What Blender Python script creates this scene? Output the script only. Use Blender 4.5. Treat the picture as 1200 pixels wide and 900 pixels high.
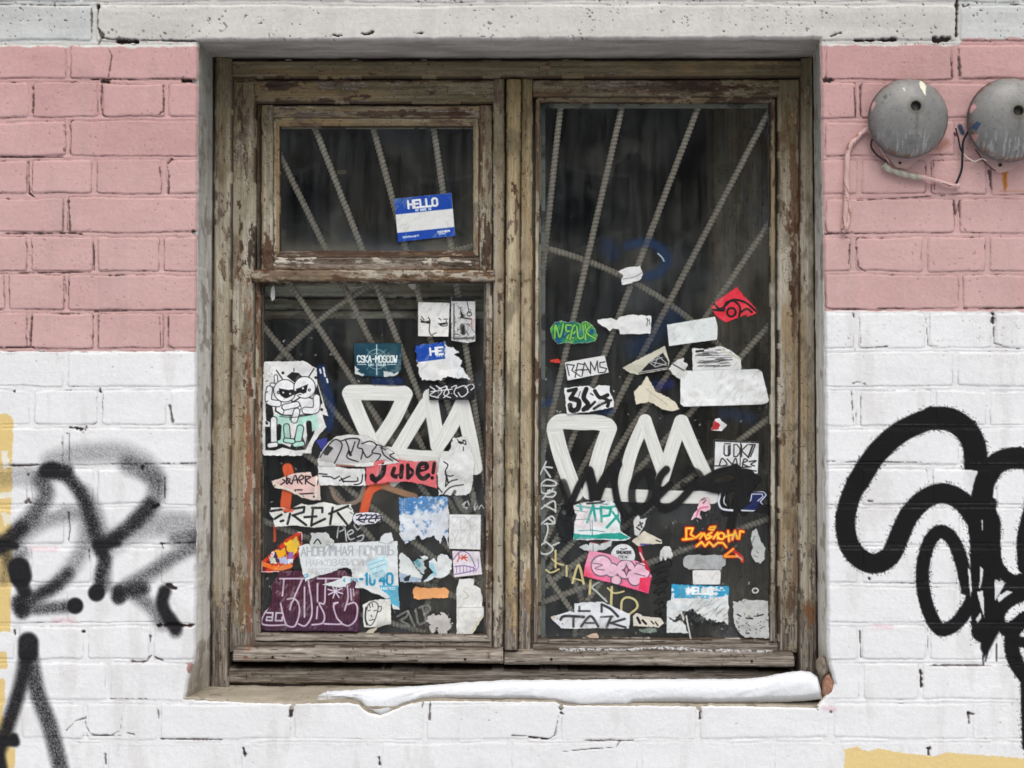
import bpy, math, random
import numpy as np
from mathutils import Vector

# ---------------------------------------------------------------- camera, sky, sun, exposure
for o in list(bpy.data.objects): bpy.data.objects.remove(o)
SC = bpy.context.scene
S = 0.00163          # metres per photograph pixel on the wall face
D = 2.70             # camera distance from the wall face
ZC = 1.55            # height of the camera above the pavement
cam = bpy.data.cameras.new("camera"); cam.sensor_width = 36.0; cam.lens = 36.0 * D / (1200 * S)
cam.clip_start = 0.05; cam.clip_end = 500
camo = bpy.data.objects.new("camera", cam); SC.collection.objects.link(camo)
camo.location = (0, -D, ZC); camo.rotation_euler = (math.radians(90), 0, 0)
SC.camera = camo
SUN_EL, SUN_AZ = 60.0, 8.0      # sun height; degrees to the right of the camera's back
world = bpy.data.worlds.new("World"); SC.world = world; world.use_nodes = True
wn, wl = world.node_tree.nodes, world.node_tree.links
wn.clear()
w_out = wn.new("ShaderNodeOutputWorld"); w_bg = wn.new("ShaderNodeBackground")
w_sky = wn.new("ShaderNodeTexSky"); w_sky.sky_type = 'NISHITA'; w_sky.sun_disc = False
w_sky.sun_elevation = math.radians(SUN_EL); w_sky.sun_rotation = math.radians(180 - SUN_AZ)
w_sky.dust_density = 4.0; w_sky.air_density = 1.0
w_hsv = wn.new("ShaderNodeHueSaturation"); w_hsv.inputs['Saturation'].default_value = 0.16
wl.new(w_sky.outputs[0], w_hsv.inputs['Color']); wl.new(w_hsv.outputs[0], w_bg.inputs['Color'])
w_bg.inputs['Strength'].default_value = 0.145
wl.new(w_bg.outputs[0], w_out.inputs['Surface'])
sun = bpy.data.lights.new("sun", 'SUN'); sun.energy = 1.1; sun.angle = math.radians(40); sun.color = (1.0, 0.975, 0.94)
suno = bpy.data.objects.new("sun", sun); SC.collection.objects.link(suno)
_sd = Vector((math.sin(math.radians(SUN_AZ)) * math.cos(math.radians(SUN_EL)), -math.cos(math.radians(SUN_AZ)) * math.cos(math.radians(SUN_EL)), math.sin(math.radians(SUN_EL))))
suno.rotation_euler = _sd.to_track_quat('Z', 'Y').to_euler(); suno.location = (0, -3, 5)
vs = SC.view_settings
vs.view_transform = 'Standard'; vs.look = 'None'; vs.gamma = 1.0; vs.use_curve_mapping = False
vs.exposure = 0.16
SC.render.engine = 'CYCLES'
SC.cycles.use_denoising = True
SC.cycles.max_bounces = 8; SC.cycles.transparent_max_bounces = 24
SC.cycles.diffuse_bounces = 4

# ---------------------------------------------------------------- helpers
COL = SC.collection
def tag(o, label=None, cat=None, group=None, kind=None):
    if label: o["label"] = label
    if cat: o["category"] = cat
    if group: o["group"] = group
    if kind: o["kind"] = kind
    return o
def empty(name, loc=(0, 0, 0)):
    o = bpy.data.objects.new(name, None); COL.objects.link(o); o.location = loc; o.empty_display_size = 0.05
    return o
def P(px, py, d):
    """photograph pixel -> metres, for a point d metres behind the wall face"""
    k = S * (1 + d / D)
    return (np.asarray(px, float) - 600) * k, np.asarray(d, float) + 0 * np.asarray(px, float), ZC + (450 - np.asarray(py, float)) * k
def lin(c):
    c = np.clip(np.asarray(c, float) / 255.0, 0, 1)
    return np.where(c <= 0.04045, c / 12.92, ((c + 0.055) / 1.055) ** 2.4)
def _h(ix, iy, seed):
    n = (ix.astype(np.int64) * 374761393 + iy.astype(np.int64) * 668265263 + seed * 1442695041) & 0xFFFFFFFF
    n = ((n ^ (n >> 13)) * 1274126177) & 0xFFFFFFFF
    n = (n ^ (n >> 16)) * 2246822519 & 0xFFFFFFFF
    return ((n ^ (n >> 15)) & 0xFFFFFF) / float(0xFFFFFF)
def vn(x, y, seed=0):
    x = np.asarray(x, float); y = np.asarray(y, float)
    ix = np.floor(x); iy = np.floor(y); fx = x - ix; fy = y - iy
    fx = fx * fx * (3 - 2 * fx); fy = fy * fy * (3 - 2 * fy)
    a = _h(ix, iy, seed); b = _h(ix + 1, iy, seed); c = _h(ix, iy + 1, seed); d = _h(ix + 1, iy + 1, seed)
    return (a * (1 - fx) + b * fx) * (1 - fy) + (c * (1 - fx) + d * fx) * fy
def fbm(x, y, seed=0, o=4):
    r = 0; a = 0.5; t = 0
    for k in range(o):
        r = r + a * vn(x * 2 ** k + 17.3 * k, y * 2 ** k - 9.1 * k, seed + 31 * k); t += a; a *= 0.55
    return r / t
def voro(x, y, seed=0):
    """distance difference F2-F1: small on the borders between cells; plus a random value for the cell"""
    ix = np.floor(x); iy = np.floor(y); f1 = np.full(np.shape(x), 9.0); f2 = f1.copy(); idv = f1 * 0
    for a in (-1, 0, 1):
        for b in (-1, 0, 1):
            cx = ix + a; cy = iy + b
            dx = cx + _h(cx, cy, seed) - x; dy = cy + _h(cx, cy, seed + 7) - y
            d = np.sqrt(dx * dx + dy * dy)
            n = d < f1
            f2 = np.where(n, f1, np.minimum(f2, d)); idv = np.where(n, _h(cx, cy, seed + 3), idv); f1 = np.where(n, d, f1)
    return f2 - f1, idv
def sst(a, b, x):
    t = np.clip((x - a) / (b - a), 0, 1); return t * t * (3 - 2 * t)
def mixc(c, m, col):
    """blend colour image c towards col by mask m"""
    return c * (1 - m[..., None]) + np.asarray(col, float) * m[..., None]
def smooth_pts(pts, n=8, closed=False):
    p = [np.array(q, float) for q in pts]; out = []
    N = len(p)
    if N < 3: return pts
    rng = range(N if closed else N - 1)
    for i in rng:
        g = (lambda k: p[k % N]) if closed else (lambda k: p[min(max(k, 0), N - 1)])
        a, b, c, d = g(i - 1), g(i), g(i + 1), g(i + 2)
        for k in range(n):
            t = k / n
            out.append(tuple(0.5 * ((2 * b) + (c - a) * t + (2 * a - 5 * b + 4 * c - d) * t * t + (3 * b - a - 3 * c + d) * t ** 3)))
    out.append(tuple(p[0] if closed else p[-1]))
    return out
def seg_dist(X, Y, pts):
    """distance to a polyline and the position 0..1 along it"""
    best = np.full(X.shape, 1e9); tt = np.zeros(X.shape)
    L = [0.0]
    for (a, b) in zip(pts[:-1], pts[1:]): L.append(L[-1] + math.hypot(b[0] - a[0], b[1] - a[1]))
    T = max(L[-1], 1e-6)
    for i in range(len(pts) - 1):
        ax, ay = pts[i][:2]; bx, by = pts[i + 1][:2]
        dx, dy = bx - ax, by - ay; q = dx * dx + dy * dy
        t = np.clip(((X - ax) * dx + (Y - ay) * dy) / q, 0, 1) if q > 1e-9 else np.zeros(X.shape)
        d = np.hypot(X - ax - t * dx, Y - ay - t * dy)
        n = d < best; best = np.where(n, d, best); tt = np.where(n, (L[i] + t * math.sqrt(q)) / T, tt)
    return best, tt
def poly_sd(X, Y, poly):
    """signed distance, positive inside"""
    d, _ = seg_dist(X, Y, list(poly) + [poly[0]])
    ins = np.zeros(X.shape, bool)
    n = len(poly)
    for i in range(n):
        x1, y1 = poly[i]; x2, y2 = poly[(i + 1) % n]
        if y1 == y2: continue
        c = ((Y < y1) != (Y < y2)) & (X < (x2 - x1) * (Y - y1) / (y2 - y1) + x1)
        ins ^= c
    return np.where(ins, d, -d)

FONT = {'A': "06 20 46;14 34", 'B': "00 06 36 45 44 33 03;33 42 41 30 00", 'C': "41 30 10 01 05 16 36 45", 'D': "00 06 26 44 42 20 00",
 'E': "40 00 06 46;03 33", 'F': "40 00 06;03 33", 'G': "41 30 10 01 05 16 36 45 43 23", 'H': "00 06;40 46;03 43", 'I': "20 26",
 'J': "40 45 36 16 05", 'K': "00 06;40 03 46", 'L': "00 06 46", 'M': "06 00 23 40 46", 'N': "06 00 46 40", 'O': "10 01 05 16 36 45 41 30 10",
 'P': "06 00 30 41 42 33 03", 'R': "06 00 30 41 42 33 03;23 46", 'S': "41 30 10 01 02 13 33 44 45 36 16 05", 'T': "00 40;20 26",
 'U': "00 05 16 36 45 40", 'V': "00 26 40", 'W': "00 16 23 36 40", 'X': "00 46;40 06", 'Y': "00 23 40;23 26", 'Z': "00 40 06 46",
 '0': "10 01 05 16 36 45 41 30 10", '1': "11 20 26", '4': "30 04 44;30 36", '7': "00 40 16", '-': "13 33", '!': "20 24;26 26", '.': "26 26",
 'И': "00 06 40 46", 'Я': "46 40 10 01 02 13 43;23 06", 'П': "06 00 40 46", 'Щ': "00 06 46 47;20 26;40 46", 'Ь': "00 06 36 45 44 33 03",
 'З': "01 10 30 41 42 33 13;33 44 45 36 16 05", 'Л': "06 10 40 46", 'Ы': "00 06 26 24 03;40 46", 'Г': "06 00 40"}
for a, b in zip("АНОМРКВСЕТ", "AHOMPKBCET"): FONT[a] = FONT[b]

class Cv:
    """a colour canvas measured in photograph pixels; becomes a fine grid mesh with one colour per vertex"""
    def __init__(s, x0, y0, x1, y1, res=0.5, xs=None, ys=None):
        s.xs = np.arange(x0, x1 + res, res) if xs is None else xs
        s.ys = np.arange(y0, y1 + res, res) if ys is None else ys
        s.X, s.Y = np.meshgrid(s.xs, s.ys)
        s.c = np.zeros(s.X.shape + (3,)); s.a = np.zeros(s.X.shape); s.res = res
    def _sl(s, x0, y0, x1, y1):
        i0, i1 = np.searchsorted(s.xs, [x0, x1]); j0, j1 = np.searchsorted(s.ys, [y0, y1])
        return slice(j0, j1), slice(i0, i1)
    def _put(s, sl, m, col, cover):
        if cover:
            a0 = s.a[sl]; a1 = a0 + m * (1 - a0)
            w = np.where(a1 > 1e-6, m / np.maximum(a1, 1e-6), 0)
            s.c[sl] = mixc(s.c[sl], w, col); s.a[sl] = a1
        else:
            s.c[sl] = mixc(s.c[sl], m, col)
    def fill(s, poly, col, a=1.0, soft=0.45, torn=0.0, seed=1, cover=False, freq=0.35):
        xx = [p[0] for p in poly]; yy = [p[1] for p in poly]; e = 3 + torn * 2
        sl = s._sl(min(xx) - e, min(yy) - e, max(xx) + e, max(yy) + e)
        X, Y = s.X[sl], s.Y[sl]
        if X.size == 0: return
        d = poly_sd(X, Y, poly)
        if torn: d = d + (fbm(X * freq, Y * freq, seed, 4) - 0.5) * 2.6 * torn
        s._put(sl, a * sst(-soft, soft, d), col, cover)
    def line(s, pts, w, col, a=1.0, soft=0.45, sm=False, cover=False, streak=0.0, seed=3, grain=0.0, taper=0.0, dry=0.0, fuzz=0.0):
        if sm: pts = smooth_pts(pts, 6)
        if len(pts) == 1: pts = [pts[0], (pts[0][0] + .01, pts[0][1])]
        xx = [p[0] for p in pts]; yy = [p[1] for p in pts]; e = w / 2 + soft * 1.5 + 2 + fuzz * 4
        sl = s._sl(min(xx) - e, min(yy) - e, max(xx) + e, max(yy) + e)
        X, Y = s.X[sl], s.Y[sl]
        if X.size == 0: return
        d, t = seg_dist(X, Y, pts)
        hw = w / 2 * (1 - taper * t)
        m = a * sst(-soft, soft, hw - d)
        if grain: m = m * np.clip(1 - grain + grain * 2.2 * _h(np.round(X * 1.7), np.round(Y * 1.7), seed), 0, 1.4)
        if fuzz:
            m = np.clip(m + (_h(np.round(X * 1.3), np.round(Y * 1.3), seed + 5) < np.exp(-np.maximum(d - hw, 0) / fuzz) * .5) * a * (d > hw - .8) * (d < hw + fuzz * 3.5) * .75, 0, a)
        if dry: m = m * sst(dry - 0.25, dry + 0.1, fbm(X * .5, Y * .5, seed, 3) + 0.35 * (1 - t))
        s._put(sl, np.clip(m, 0, 1), col, cover)
        if streak:
            ang = math.atan2(pts[-1][1] - pts[0][1], pts[-1][0] - pts[0][0])
            v = -X * math.sin(ang) + Y * math.cos(ang); u = X * math.cos(ang) + Y * math.sin(ang)
            n = fbm(v * 0.9, u * 0.04, seed, 3) - 0.5
            s.c[sl] = s.c[sl] + (n * streak * 255 * m)[..., None]
    def text(s, t, x, y, w, h, th, col, ang=0.0, a=1.0, gap=0.28, cover=False, soft=0.35, jit=0.0):
        n = len(t); cw = w / (n + gap * (n - 1)); ca, sa = math.cos(math.radians(ang)), math.sin(math.radians(ang))
        rr = random.Random(hash(len(t)) + int(x))
        for i, ch in enumerate(t):
            g = FONT.get(ch)
            if not g: continue
            for pl in g.split(';'):
                pts = []
                for k in pl.split():
                    u = i * cw * (1 + gap) + int(k[0]) / 4 * cw + rr.uniform(-jit, jit); v = int(k[1]) / 6 * h + rr.uniform(-jit, jit)
                    pts.append((x + u * ca - v * sa, y + u * sa + v * ca))
                if len(pts) == 2 and pts[0] == pts[1]: pts = [pts[0]]
                s.line(pts, th, col, a=a, cover=cover, soft=soft)
    def noise(s, amt=10, sc=0.25, seed=5):
        s.c = s.c + ((fbm(s.X * sc, s.Y * sc, seed, 4) - 0.5) * 2 * amt)[..., None]

class Acc:
    """collects grids into one mesh with a colour per vertex"""
    def __init__(s): s.v = []; s.f = []; s.c = []; s.n = 0
    def add(s, v, f, c):
        v = np.asarray(v, float).reshape(-1, 3); f = np.asarray(f, np.int64).reshape(-1, 4)
        c = np.asarray(c, float)
        if c.ndim == 1: c = np.tile(c, (len(v), 1))
        c = c.reshape(len(v), -1)
        if c.shape[1] == 3: c = np.hstack([c, np.ones((len(v), 1))])
        s.v.append(v); s.f.append(f + s.n); s.c.append(c); s.n += len(v)
    def build(s, name, mat, parent=None, smooth=True):
        v = np.vstack(s.v); f = np.vstack(s.f); c = np.vstack(s.c)
        me = bpy.data.meshes.new(name)
        me.vertices.add(len(v)); me.vertices.foreach_set("co", v.astype(np.float32).ravel())
        me.loops.add(f.size); me.loops.foreach_set("vertex_index", f.astype(np.int32).ravel())
        me.polygons.add(len(f)); me.polygons.foreach_set("loop_start", np.arange(0, f.size, 4, dtype=np.int32))
        me.polygons.foreach_set("use_smooth", np.full(len(f), smooth))
        me.update(calc_edges=True)
        at = me.attributes.new("Col", 'FLOAT_COLOR', 'POINT')
        rgba = np.hstack([lin(c[:, :3]), c[:, 3:4]]).astype(np.float32)
        at.data.foreach_set("color", rgba.ravel())
        me.materials.append(mat)
        o = bpy.data.objects.new(name, me); COL.objects.link(o)
        if parent is not None:
            o.parent = parent
            o.location = (-parent.matrix_world.translation) if False else o.location
        return o
def quads(h, w, keep=None):
    i = np.arange(h * w).reshape(h, w)
    q = np.stack([i[:-1, :-1], i[1:, :-1], i[1:, 1:], i[:-1, 1:]], -1)
    return q.reshape(-1, 4) if keep is None else q[keep]
def compact(v, f, c):
    used = np.unique(f); m = np.zeros(len(v), np.int64); m[used] = np.arange(len(used))
    return v[used], m[f], c[used]

# ---------------------------------------------------------------- materials
def mat_raster(name, rough=0.7, bump=0.0, bscale=300.0, spec=0.4, alpha=False, metal=0.0, vary=0.06, stretch=(1, 1, 1), rough_var=0.1, dist=0.001):
    m = bpy.data.materials.new(name); m.use_nodes = True
    nt = m.node_tree; n = nt.nodes; l = nt.links; n.clear()
    out = n.new("ShaderNodeOutputMaterial"); b = n.new("ShaderNodeBsdfPrincipled")
    at = n.new("ShaderNodeAttribute"); at.attribute_name = "Col"
    tc = n.new("ShaderNodeTexCoord"); mp = n.new("ShaderNodeMapping"); mp.inputs['Scale'].default_value = stretch
    l.new(tc.outputs['Object'], mp.inputs['Vector'])
    nz = n.new("ShaderNodeTexNoise"); nz.inputs['Scale'].default_value = bscale; nz.inputs['Detail'].default_value = 6
    l.new(mp.outputs[0], nz.inputs['Vector'])
    mr = n.new("ShaderNodeMapRange"); mr.inputs['To Min'].default_value = 1 - vary; mr.inputs['To Max'].default_value = 1 + vary
    mr.inputs['From Min'].default_value = 0.25; mr.inputs['From Max'].default_value = 0.75
    l.new(nz.outputs['Fac'], mr.inputs['Value'])
    mx = n.new("ShaderNodeVectorMath"); mx.operation = 'SCALE'
    l.new(at.outputs['Color'], mx.inputs[0]); l.new(mr.outputs[0], mx.inputs['Scale'])
    l.new(mx.outputs[0], b.inputs['Base Color'])
    r2 = n.new("ShaderNodeMapRange"); r2.inputs['To Min'].default_value = max(0.02, rough - rough_var); r2.inputs['To Max'].default_value = min(1, rough + rough_var)
    l.new(nz.outputs['Fac'], r2.inputs['Value']); l.new(r2.outputs[0], b.inputs['Roughness'])
    b.inputs['Specular IOR Level'].default_value = spec; b.inputs['Metallic'].default_value = metal
    if bump:
        bp = n.new("ShaderNodeBump"); bp.inputs['Strength'].default_value = bump; bp.inputs['Distance'].default_value = dist
        l.new(nz.outputs['Fac'], bp.inputs['Height']); l.new(bp.outputs[0], b.inputs['Normal'])
    if alpha:
        l.new(at.outputs['Alpha'], b.inputs['Alpha'])
    l.new(b.outputs[0], out.inputs['Surface'])
    return m
M_WALL = mat_raster("painted_brick", 0.78, 0.55, 420, 0.25, vary=0.035, dist=0.0012)
M_PLASTER = mat_raster("rough_plaster", 0.9, 0.8, 260, 0.15, vary=0.10, dist=0.002)
M_WOODV = mat_raster("weathered_wood_upright", 0.8, 0.8, 520, 0.2, vary=0.27, stretch=(1, 1, 0.12), dist=0.0012)
M_WOODH = mat_raster("weathered_wood_level", 0.8, 0.8, 520, 0.2, vary=0.27, stretch=(0.12, 1, 1), dist=0.0012)
M_STICK = mat_raster("sticker_paper", 0.55, 0.25, 160, 0.3, alpha=True, vary=0.03, dist=0.0008)
M_PAINT = mat_raster("brushed_paint", 0.5, 0.3, 220, 0.4, alpha=True, vary=0.03)
M_STEEL = mat_raster("dusty_steel", 0.8, 0.4, 500, 0.2, vary=0.12)
M_BELL = mat_raster("dull_grey_metal", 0.5, 0.18, 90, 0.45, metal=0.15, vary=0.05, rough_var=0.12)
M_CABLE = mat_raster("painted_cable", 0.6, 0.3, 400, 0.35, vary=0.06)
M_SNOW = mat_raster("snow", 0.8, 0.5, 240, 0.15, vary=0.012, dist=0.002)
M_CLOTH = mat_raster("dusty_fabric", 0.95, 0.3, 300, 0.05, vary=0.15)
def mat_glass():
    m = bpy.data.materials.new("dirty_glass"); m.use_nodes = True
    nt = m.node_tree; n = nt.nodes; l = nt.links; n.clear()
    out = n.new("ShaderNodeOutputMaterial")
    tr = n.new("ShaderNodeBsdfTransparent"); tr.inputs[0].default_value = (0.96, 0.975, 0.97, 1)
    gl = n.new("ShaderNodeBsdfGlossy"); gl.inputs['Roughness'].default_value = 0.0
    fr = n.new("ShaderNodeFresnel"); fr.inputs['IOR'].default_value = 1.45
    mx = n.new("ShaderNodeMixShader"); l.new(fr.outputs[0], mx.inputs[0]); l.new(tr.outputs[0], mx.inputs[1]); l.new(gl.outputs[0], mx.inputs[2])
    tc = n.new("ShaderNodeTexCoord")
    nz = n.new("ShaderNodeTexNoise"); nz.inputs['Scale'].default_value = 9; nz.inputs['Detail'].default_value = 9; nz.inputs['Roughness'].default_value = 0.65
    l.new(tc.outputs['Object'], nz.inputs['Vector'])
    mp = n.new("ShaderNodeMapping"); mp.inputs['Scale'].default_value = (60, 60, 5); l.new(tc.outputs['Object'], mp.inputs['Vector'])
    n2 = n.new("ShaderNodeTexNoise"); n2.inputs['Scale'].default_value = 1.0; n2.inputs['Detail'].default_value = 5
    l.new(mp.outputs[0], n2.inputs['Vector'])
    mu = n.new("ShaderNodeMath"); mu.operation = 'MULTIPLY'; l.new(nz.outputs['Fac'], mu.inputs[0]); l.new(n2.outputs['Fac'], mu.inputs[1])
    mr = n.new("ShaderNodeMapRange"); mr.inputs['From Min'].default_value = 0.15; mr.inputs['From Max'].default_value = 0.42
    mr.inputs['To Min'].default_value = 0.002; mr.inputs['To Max'].default_value = 0.075
    l.new(mu.outputs[0], mr.inputs['Value'])
    df = n.new("ShaderNodeBsdfDiffuse"); df.inputs['Color'].default_value = (0.42, 0.42, 0.38, 1)
    m2 = n.new("ShaderNodeMixShader"); l.new(mr.outputs[0], m2.inputs[0]); l.new(mx.outputs[0], m2.inputs[1]); l.new(df.outputs[0], m2.inputs[2])
    l.new(m2.outputs[0], out.inputs['Surface'])
    return m
M_GLASS = mat_glass()

def tube(acc, pts, rad, col, seg=14, rib=0.0, pitch=0.011, step=None):
    """swept round section; pts in metres; rib > 0 gives the crescent ribs of a reinforcing bar"""
    pts = [Vector(p) for p in pts]
    if step:
        q = [pts[0]]
        for a, b in zip(pts[:-1], pts[1:]):
            k = max(1, int((b - a).length / step)); q += [a.lerp(b, i / k) for i in range(1, k + 1)]
        pts = q
    V = []; C = []; s = 0.0; n = len(pts); up = Vector((0, 1, 0))
    for i, p in enumerate(pts):
        t = (pts[min(i + 1, n - 1)] - pts[max(i - 1, 0)]).normalized()
        a = t.cross(up)
        if a.length < 1e-3: a = t.cross(Vector((1, 0, 0)))
        a.normalize(); b = a.cross(t).normalized()
        if i: s += (p - pts[i - 1]).length
        r = rad[min(i, len(rad) - 1)] if isinstance(rad, (list, tuple)) else rad
        for k in range(seg):
            th = 2 * math.pi * k / seg; rr = r; g = 0.0
            if rib:
                g = max(0.0, math.sin(2 * math.pi * s / pitch + th)) ** 2
                rr = r + rib * g
            V.append(p + (a * math.cos(th) + b * math.sin(th)) * rr)
            cc = np.array(col(p, th) if callable(col) else col, float)
            C.append(cc * (0.78 + 0.24 * g) if rib else cc)  # grooves darker than ribs: their shade is put into the colour
    i = np.arange(n * seg).reshape(n, seg); j = np.roll(i, -1, 1)
    f = np.stack([i[:-1], j[:-1], j[1:], i[1:]], -1).reshape(-1, 4)
    acc.add(np.array(V), f, np.array(C))
    for row, rev in ((0, False), (n - 1, True)):        # end caps as fans of quads
        c0 = len(acc.v)
        ring = np.array(V[row * seg:(row + 1) * seg]); ctr = ring.mean(0)
        vv = np.vstack([ring, ctr[None]])
        ff = [[k, (k + 1) % seg, (k + 2) % seg, seg] for k in range(0, seg, 2)]
        acc.add(vv, [q[::-1] if not rev else q for q in ff], np.vstack([np.array(C[row * seg:(row + 1) * seg]), C[row * seg]]))
# ---------------------------------------------------------------- ground and the street side (snow)
def ground():
    xs = np.linspace(-40, 40, 161); ys = np.concatenate([np.linspace(-60, -8, 60), np.linspace(-7.5, 0.05, 60)])
    X, Y = np.meshgrid(xs, ys)
    Z = (fbm(X * 0.6, Y * 0.6, 4, 3) - 0.5) * 0.06 * sst(0, 1.2, -Y)
    col = np.array([176, 180, 186.]) + ((fbm(X * 1.1, Y * 1.1, 9, 4) - 0.5) * 30)[..., None]
    a = Acc(); a.add(np.stack([X, Y, Z], -1), quads(*X.shape)[:, ::-1], col.reshape(-1, 3))
    o = a.build("ground", M_SNOW); tag(o, "trampled snow lying on the pavement under the painted brick wall", "ground", kind="structure")
ground()

# ---------------------------------------------------------------- the painted brick wall
HJ = [-312, -266, -221, -176, -131, -86, -41, 4, 50, 94.8, 140, 185, 230, 275, 320.5, 365, 410.5, 455, 500.5, 547.5, 593.5, 639, 685.5, 731.5, 775.5, 822.5, 868]
while HJ[-1] < 1420: HJ.append(HJ[-1] + 45.6)
HJ = np.array(HJ, float); R0I = 8            # index of the joint above the first pink course
def vjoints(r):
    """centres of the upright joints in course r (0 = first pink course)"""
    rr = random.Random(r * 13 + 5)
    J = lambda: rr.uniform(-2, 2)
    if r == -1: return [-330, -110, 110, 1123, 1330, 1560]
    if r < -1: return [x + J() + (78 if r % 2 else 0) for x in range(-1005, 2200, 157)]
    fixed = {0: ([80], [1120]), 1: ([36, 117, 195], [1006, 1085, 1160]), 2: ([79], [1121]), 3: ([34, 110, 192], [1007, 1088, 1160]), 4: ([76], [1122]),
             5: ([34, 112, 189], [1000, 1084, 1158]), 6: ([8, 78], [1126]), 7: ([34, 112, 194], [1004, 1086, 1164]), 8: ([77], [1120]), 9: ([37, 117, 197], [1006, 1094, 1159]),
             10: ([77], [1126]), 11: ([34, 111, 189], [1007, 1090, 1166]), 12: ([77], [1120]), 13: ([34, 109, 186], [1008, 1088, 1162]), 14: ([76], [1122]), 15: ([100, 178], [1008, 1087]),
             16: ([20, 127], [1010, 1079]), 17: ([22, 100, 186, 343, 498, 655, 818, 974], [1137]), 18: ([123, 280, 445, 597, 750, 905], [1062])}
    if r in fixed:
        a, b = fixed[r]
    else:
        return [x + J() + (78 if r % 2 else 0) for x in range(-1005, 2200, 157)]
    step = 157 if (r % 2 == 0 or r > 15) else 78.5
    out = list(a) + list(b); x = a[0] - step
    while x > -1000: out.append(x + J()); x -= step
    x = b[-1] + step
    while x < 2200: out.append(x + J()); x += step
    if r < 16: out += [235 if step > 100 else 270, 965 if step > 100 else 928]
    return sorted(out)
EL = ([40, 48, 400, 760, 775, 790, 818, 830], [232, 232, 230, 229, 228, 222, 216.5, 216])
ER = ([40, 48, 400, 755, 770, 778, 790, 802, 812, 830], [961, 961.5, 967, 970, 971, 972, 976, 978, 972, 956])
EB = ([210, 216, 300, 335, 348, 408, 420, 431, 445, 459, 470, 485, 500, 650, 662, 740, 860, 950, 980], [818, 818, 822, 823.5, 823, 821.5, 824, 834, 838, 832, 826, 822, 819.5, 821, 825, 825, 826, 828, 829])
eL = lambda y: np.interp(y, *EL) + (fbm(np.asarray(y, float) * .12, np.zeros(np.shape(y)), 51, 3) - .5) * 1.6
eR = lambda y: np.interp(y, *ER) + (fbm(np.asarray(y, float) * .12, np.zeros(np.shape(y)), 52, 3) - .5) * 1.6
eB = lambda x: np.interp(x, *EB) + (fbm(np.asarray(x, float) * .15, np.zeros(np.shape(x)), 53, 3) - .5) * 2.0
eT = lambda x: 48 - np.interp(x, [230, 600, 960], [0, 1.5, 2.5]) + (fbm(np.asarray(x, float) * .1, np.zeros(np.shape(x)), 54, 3) - .5) * 2.4

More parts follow.
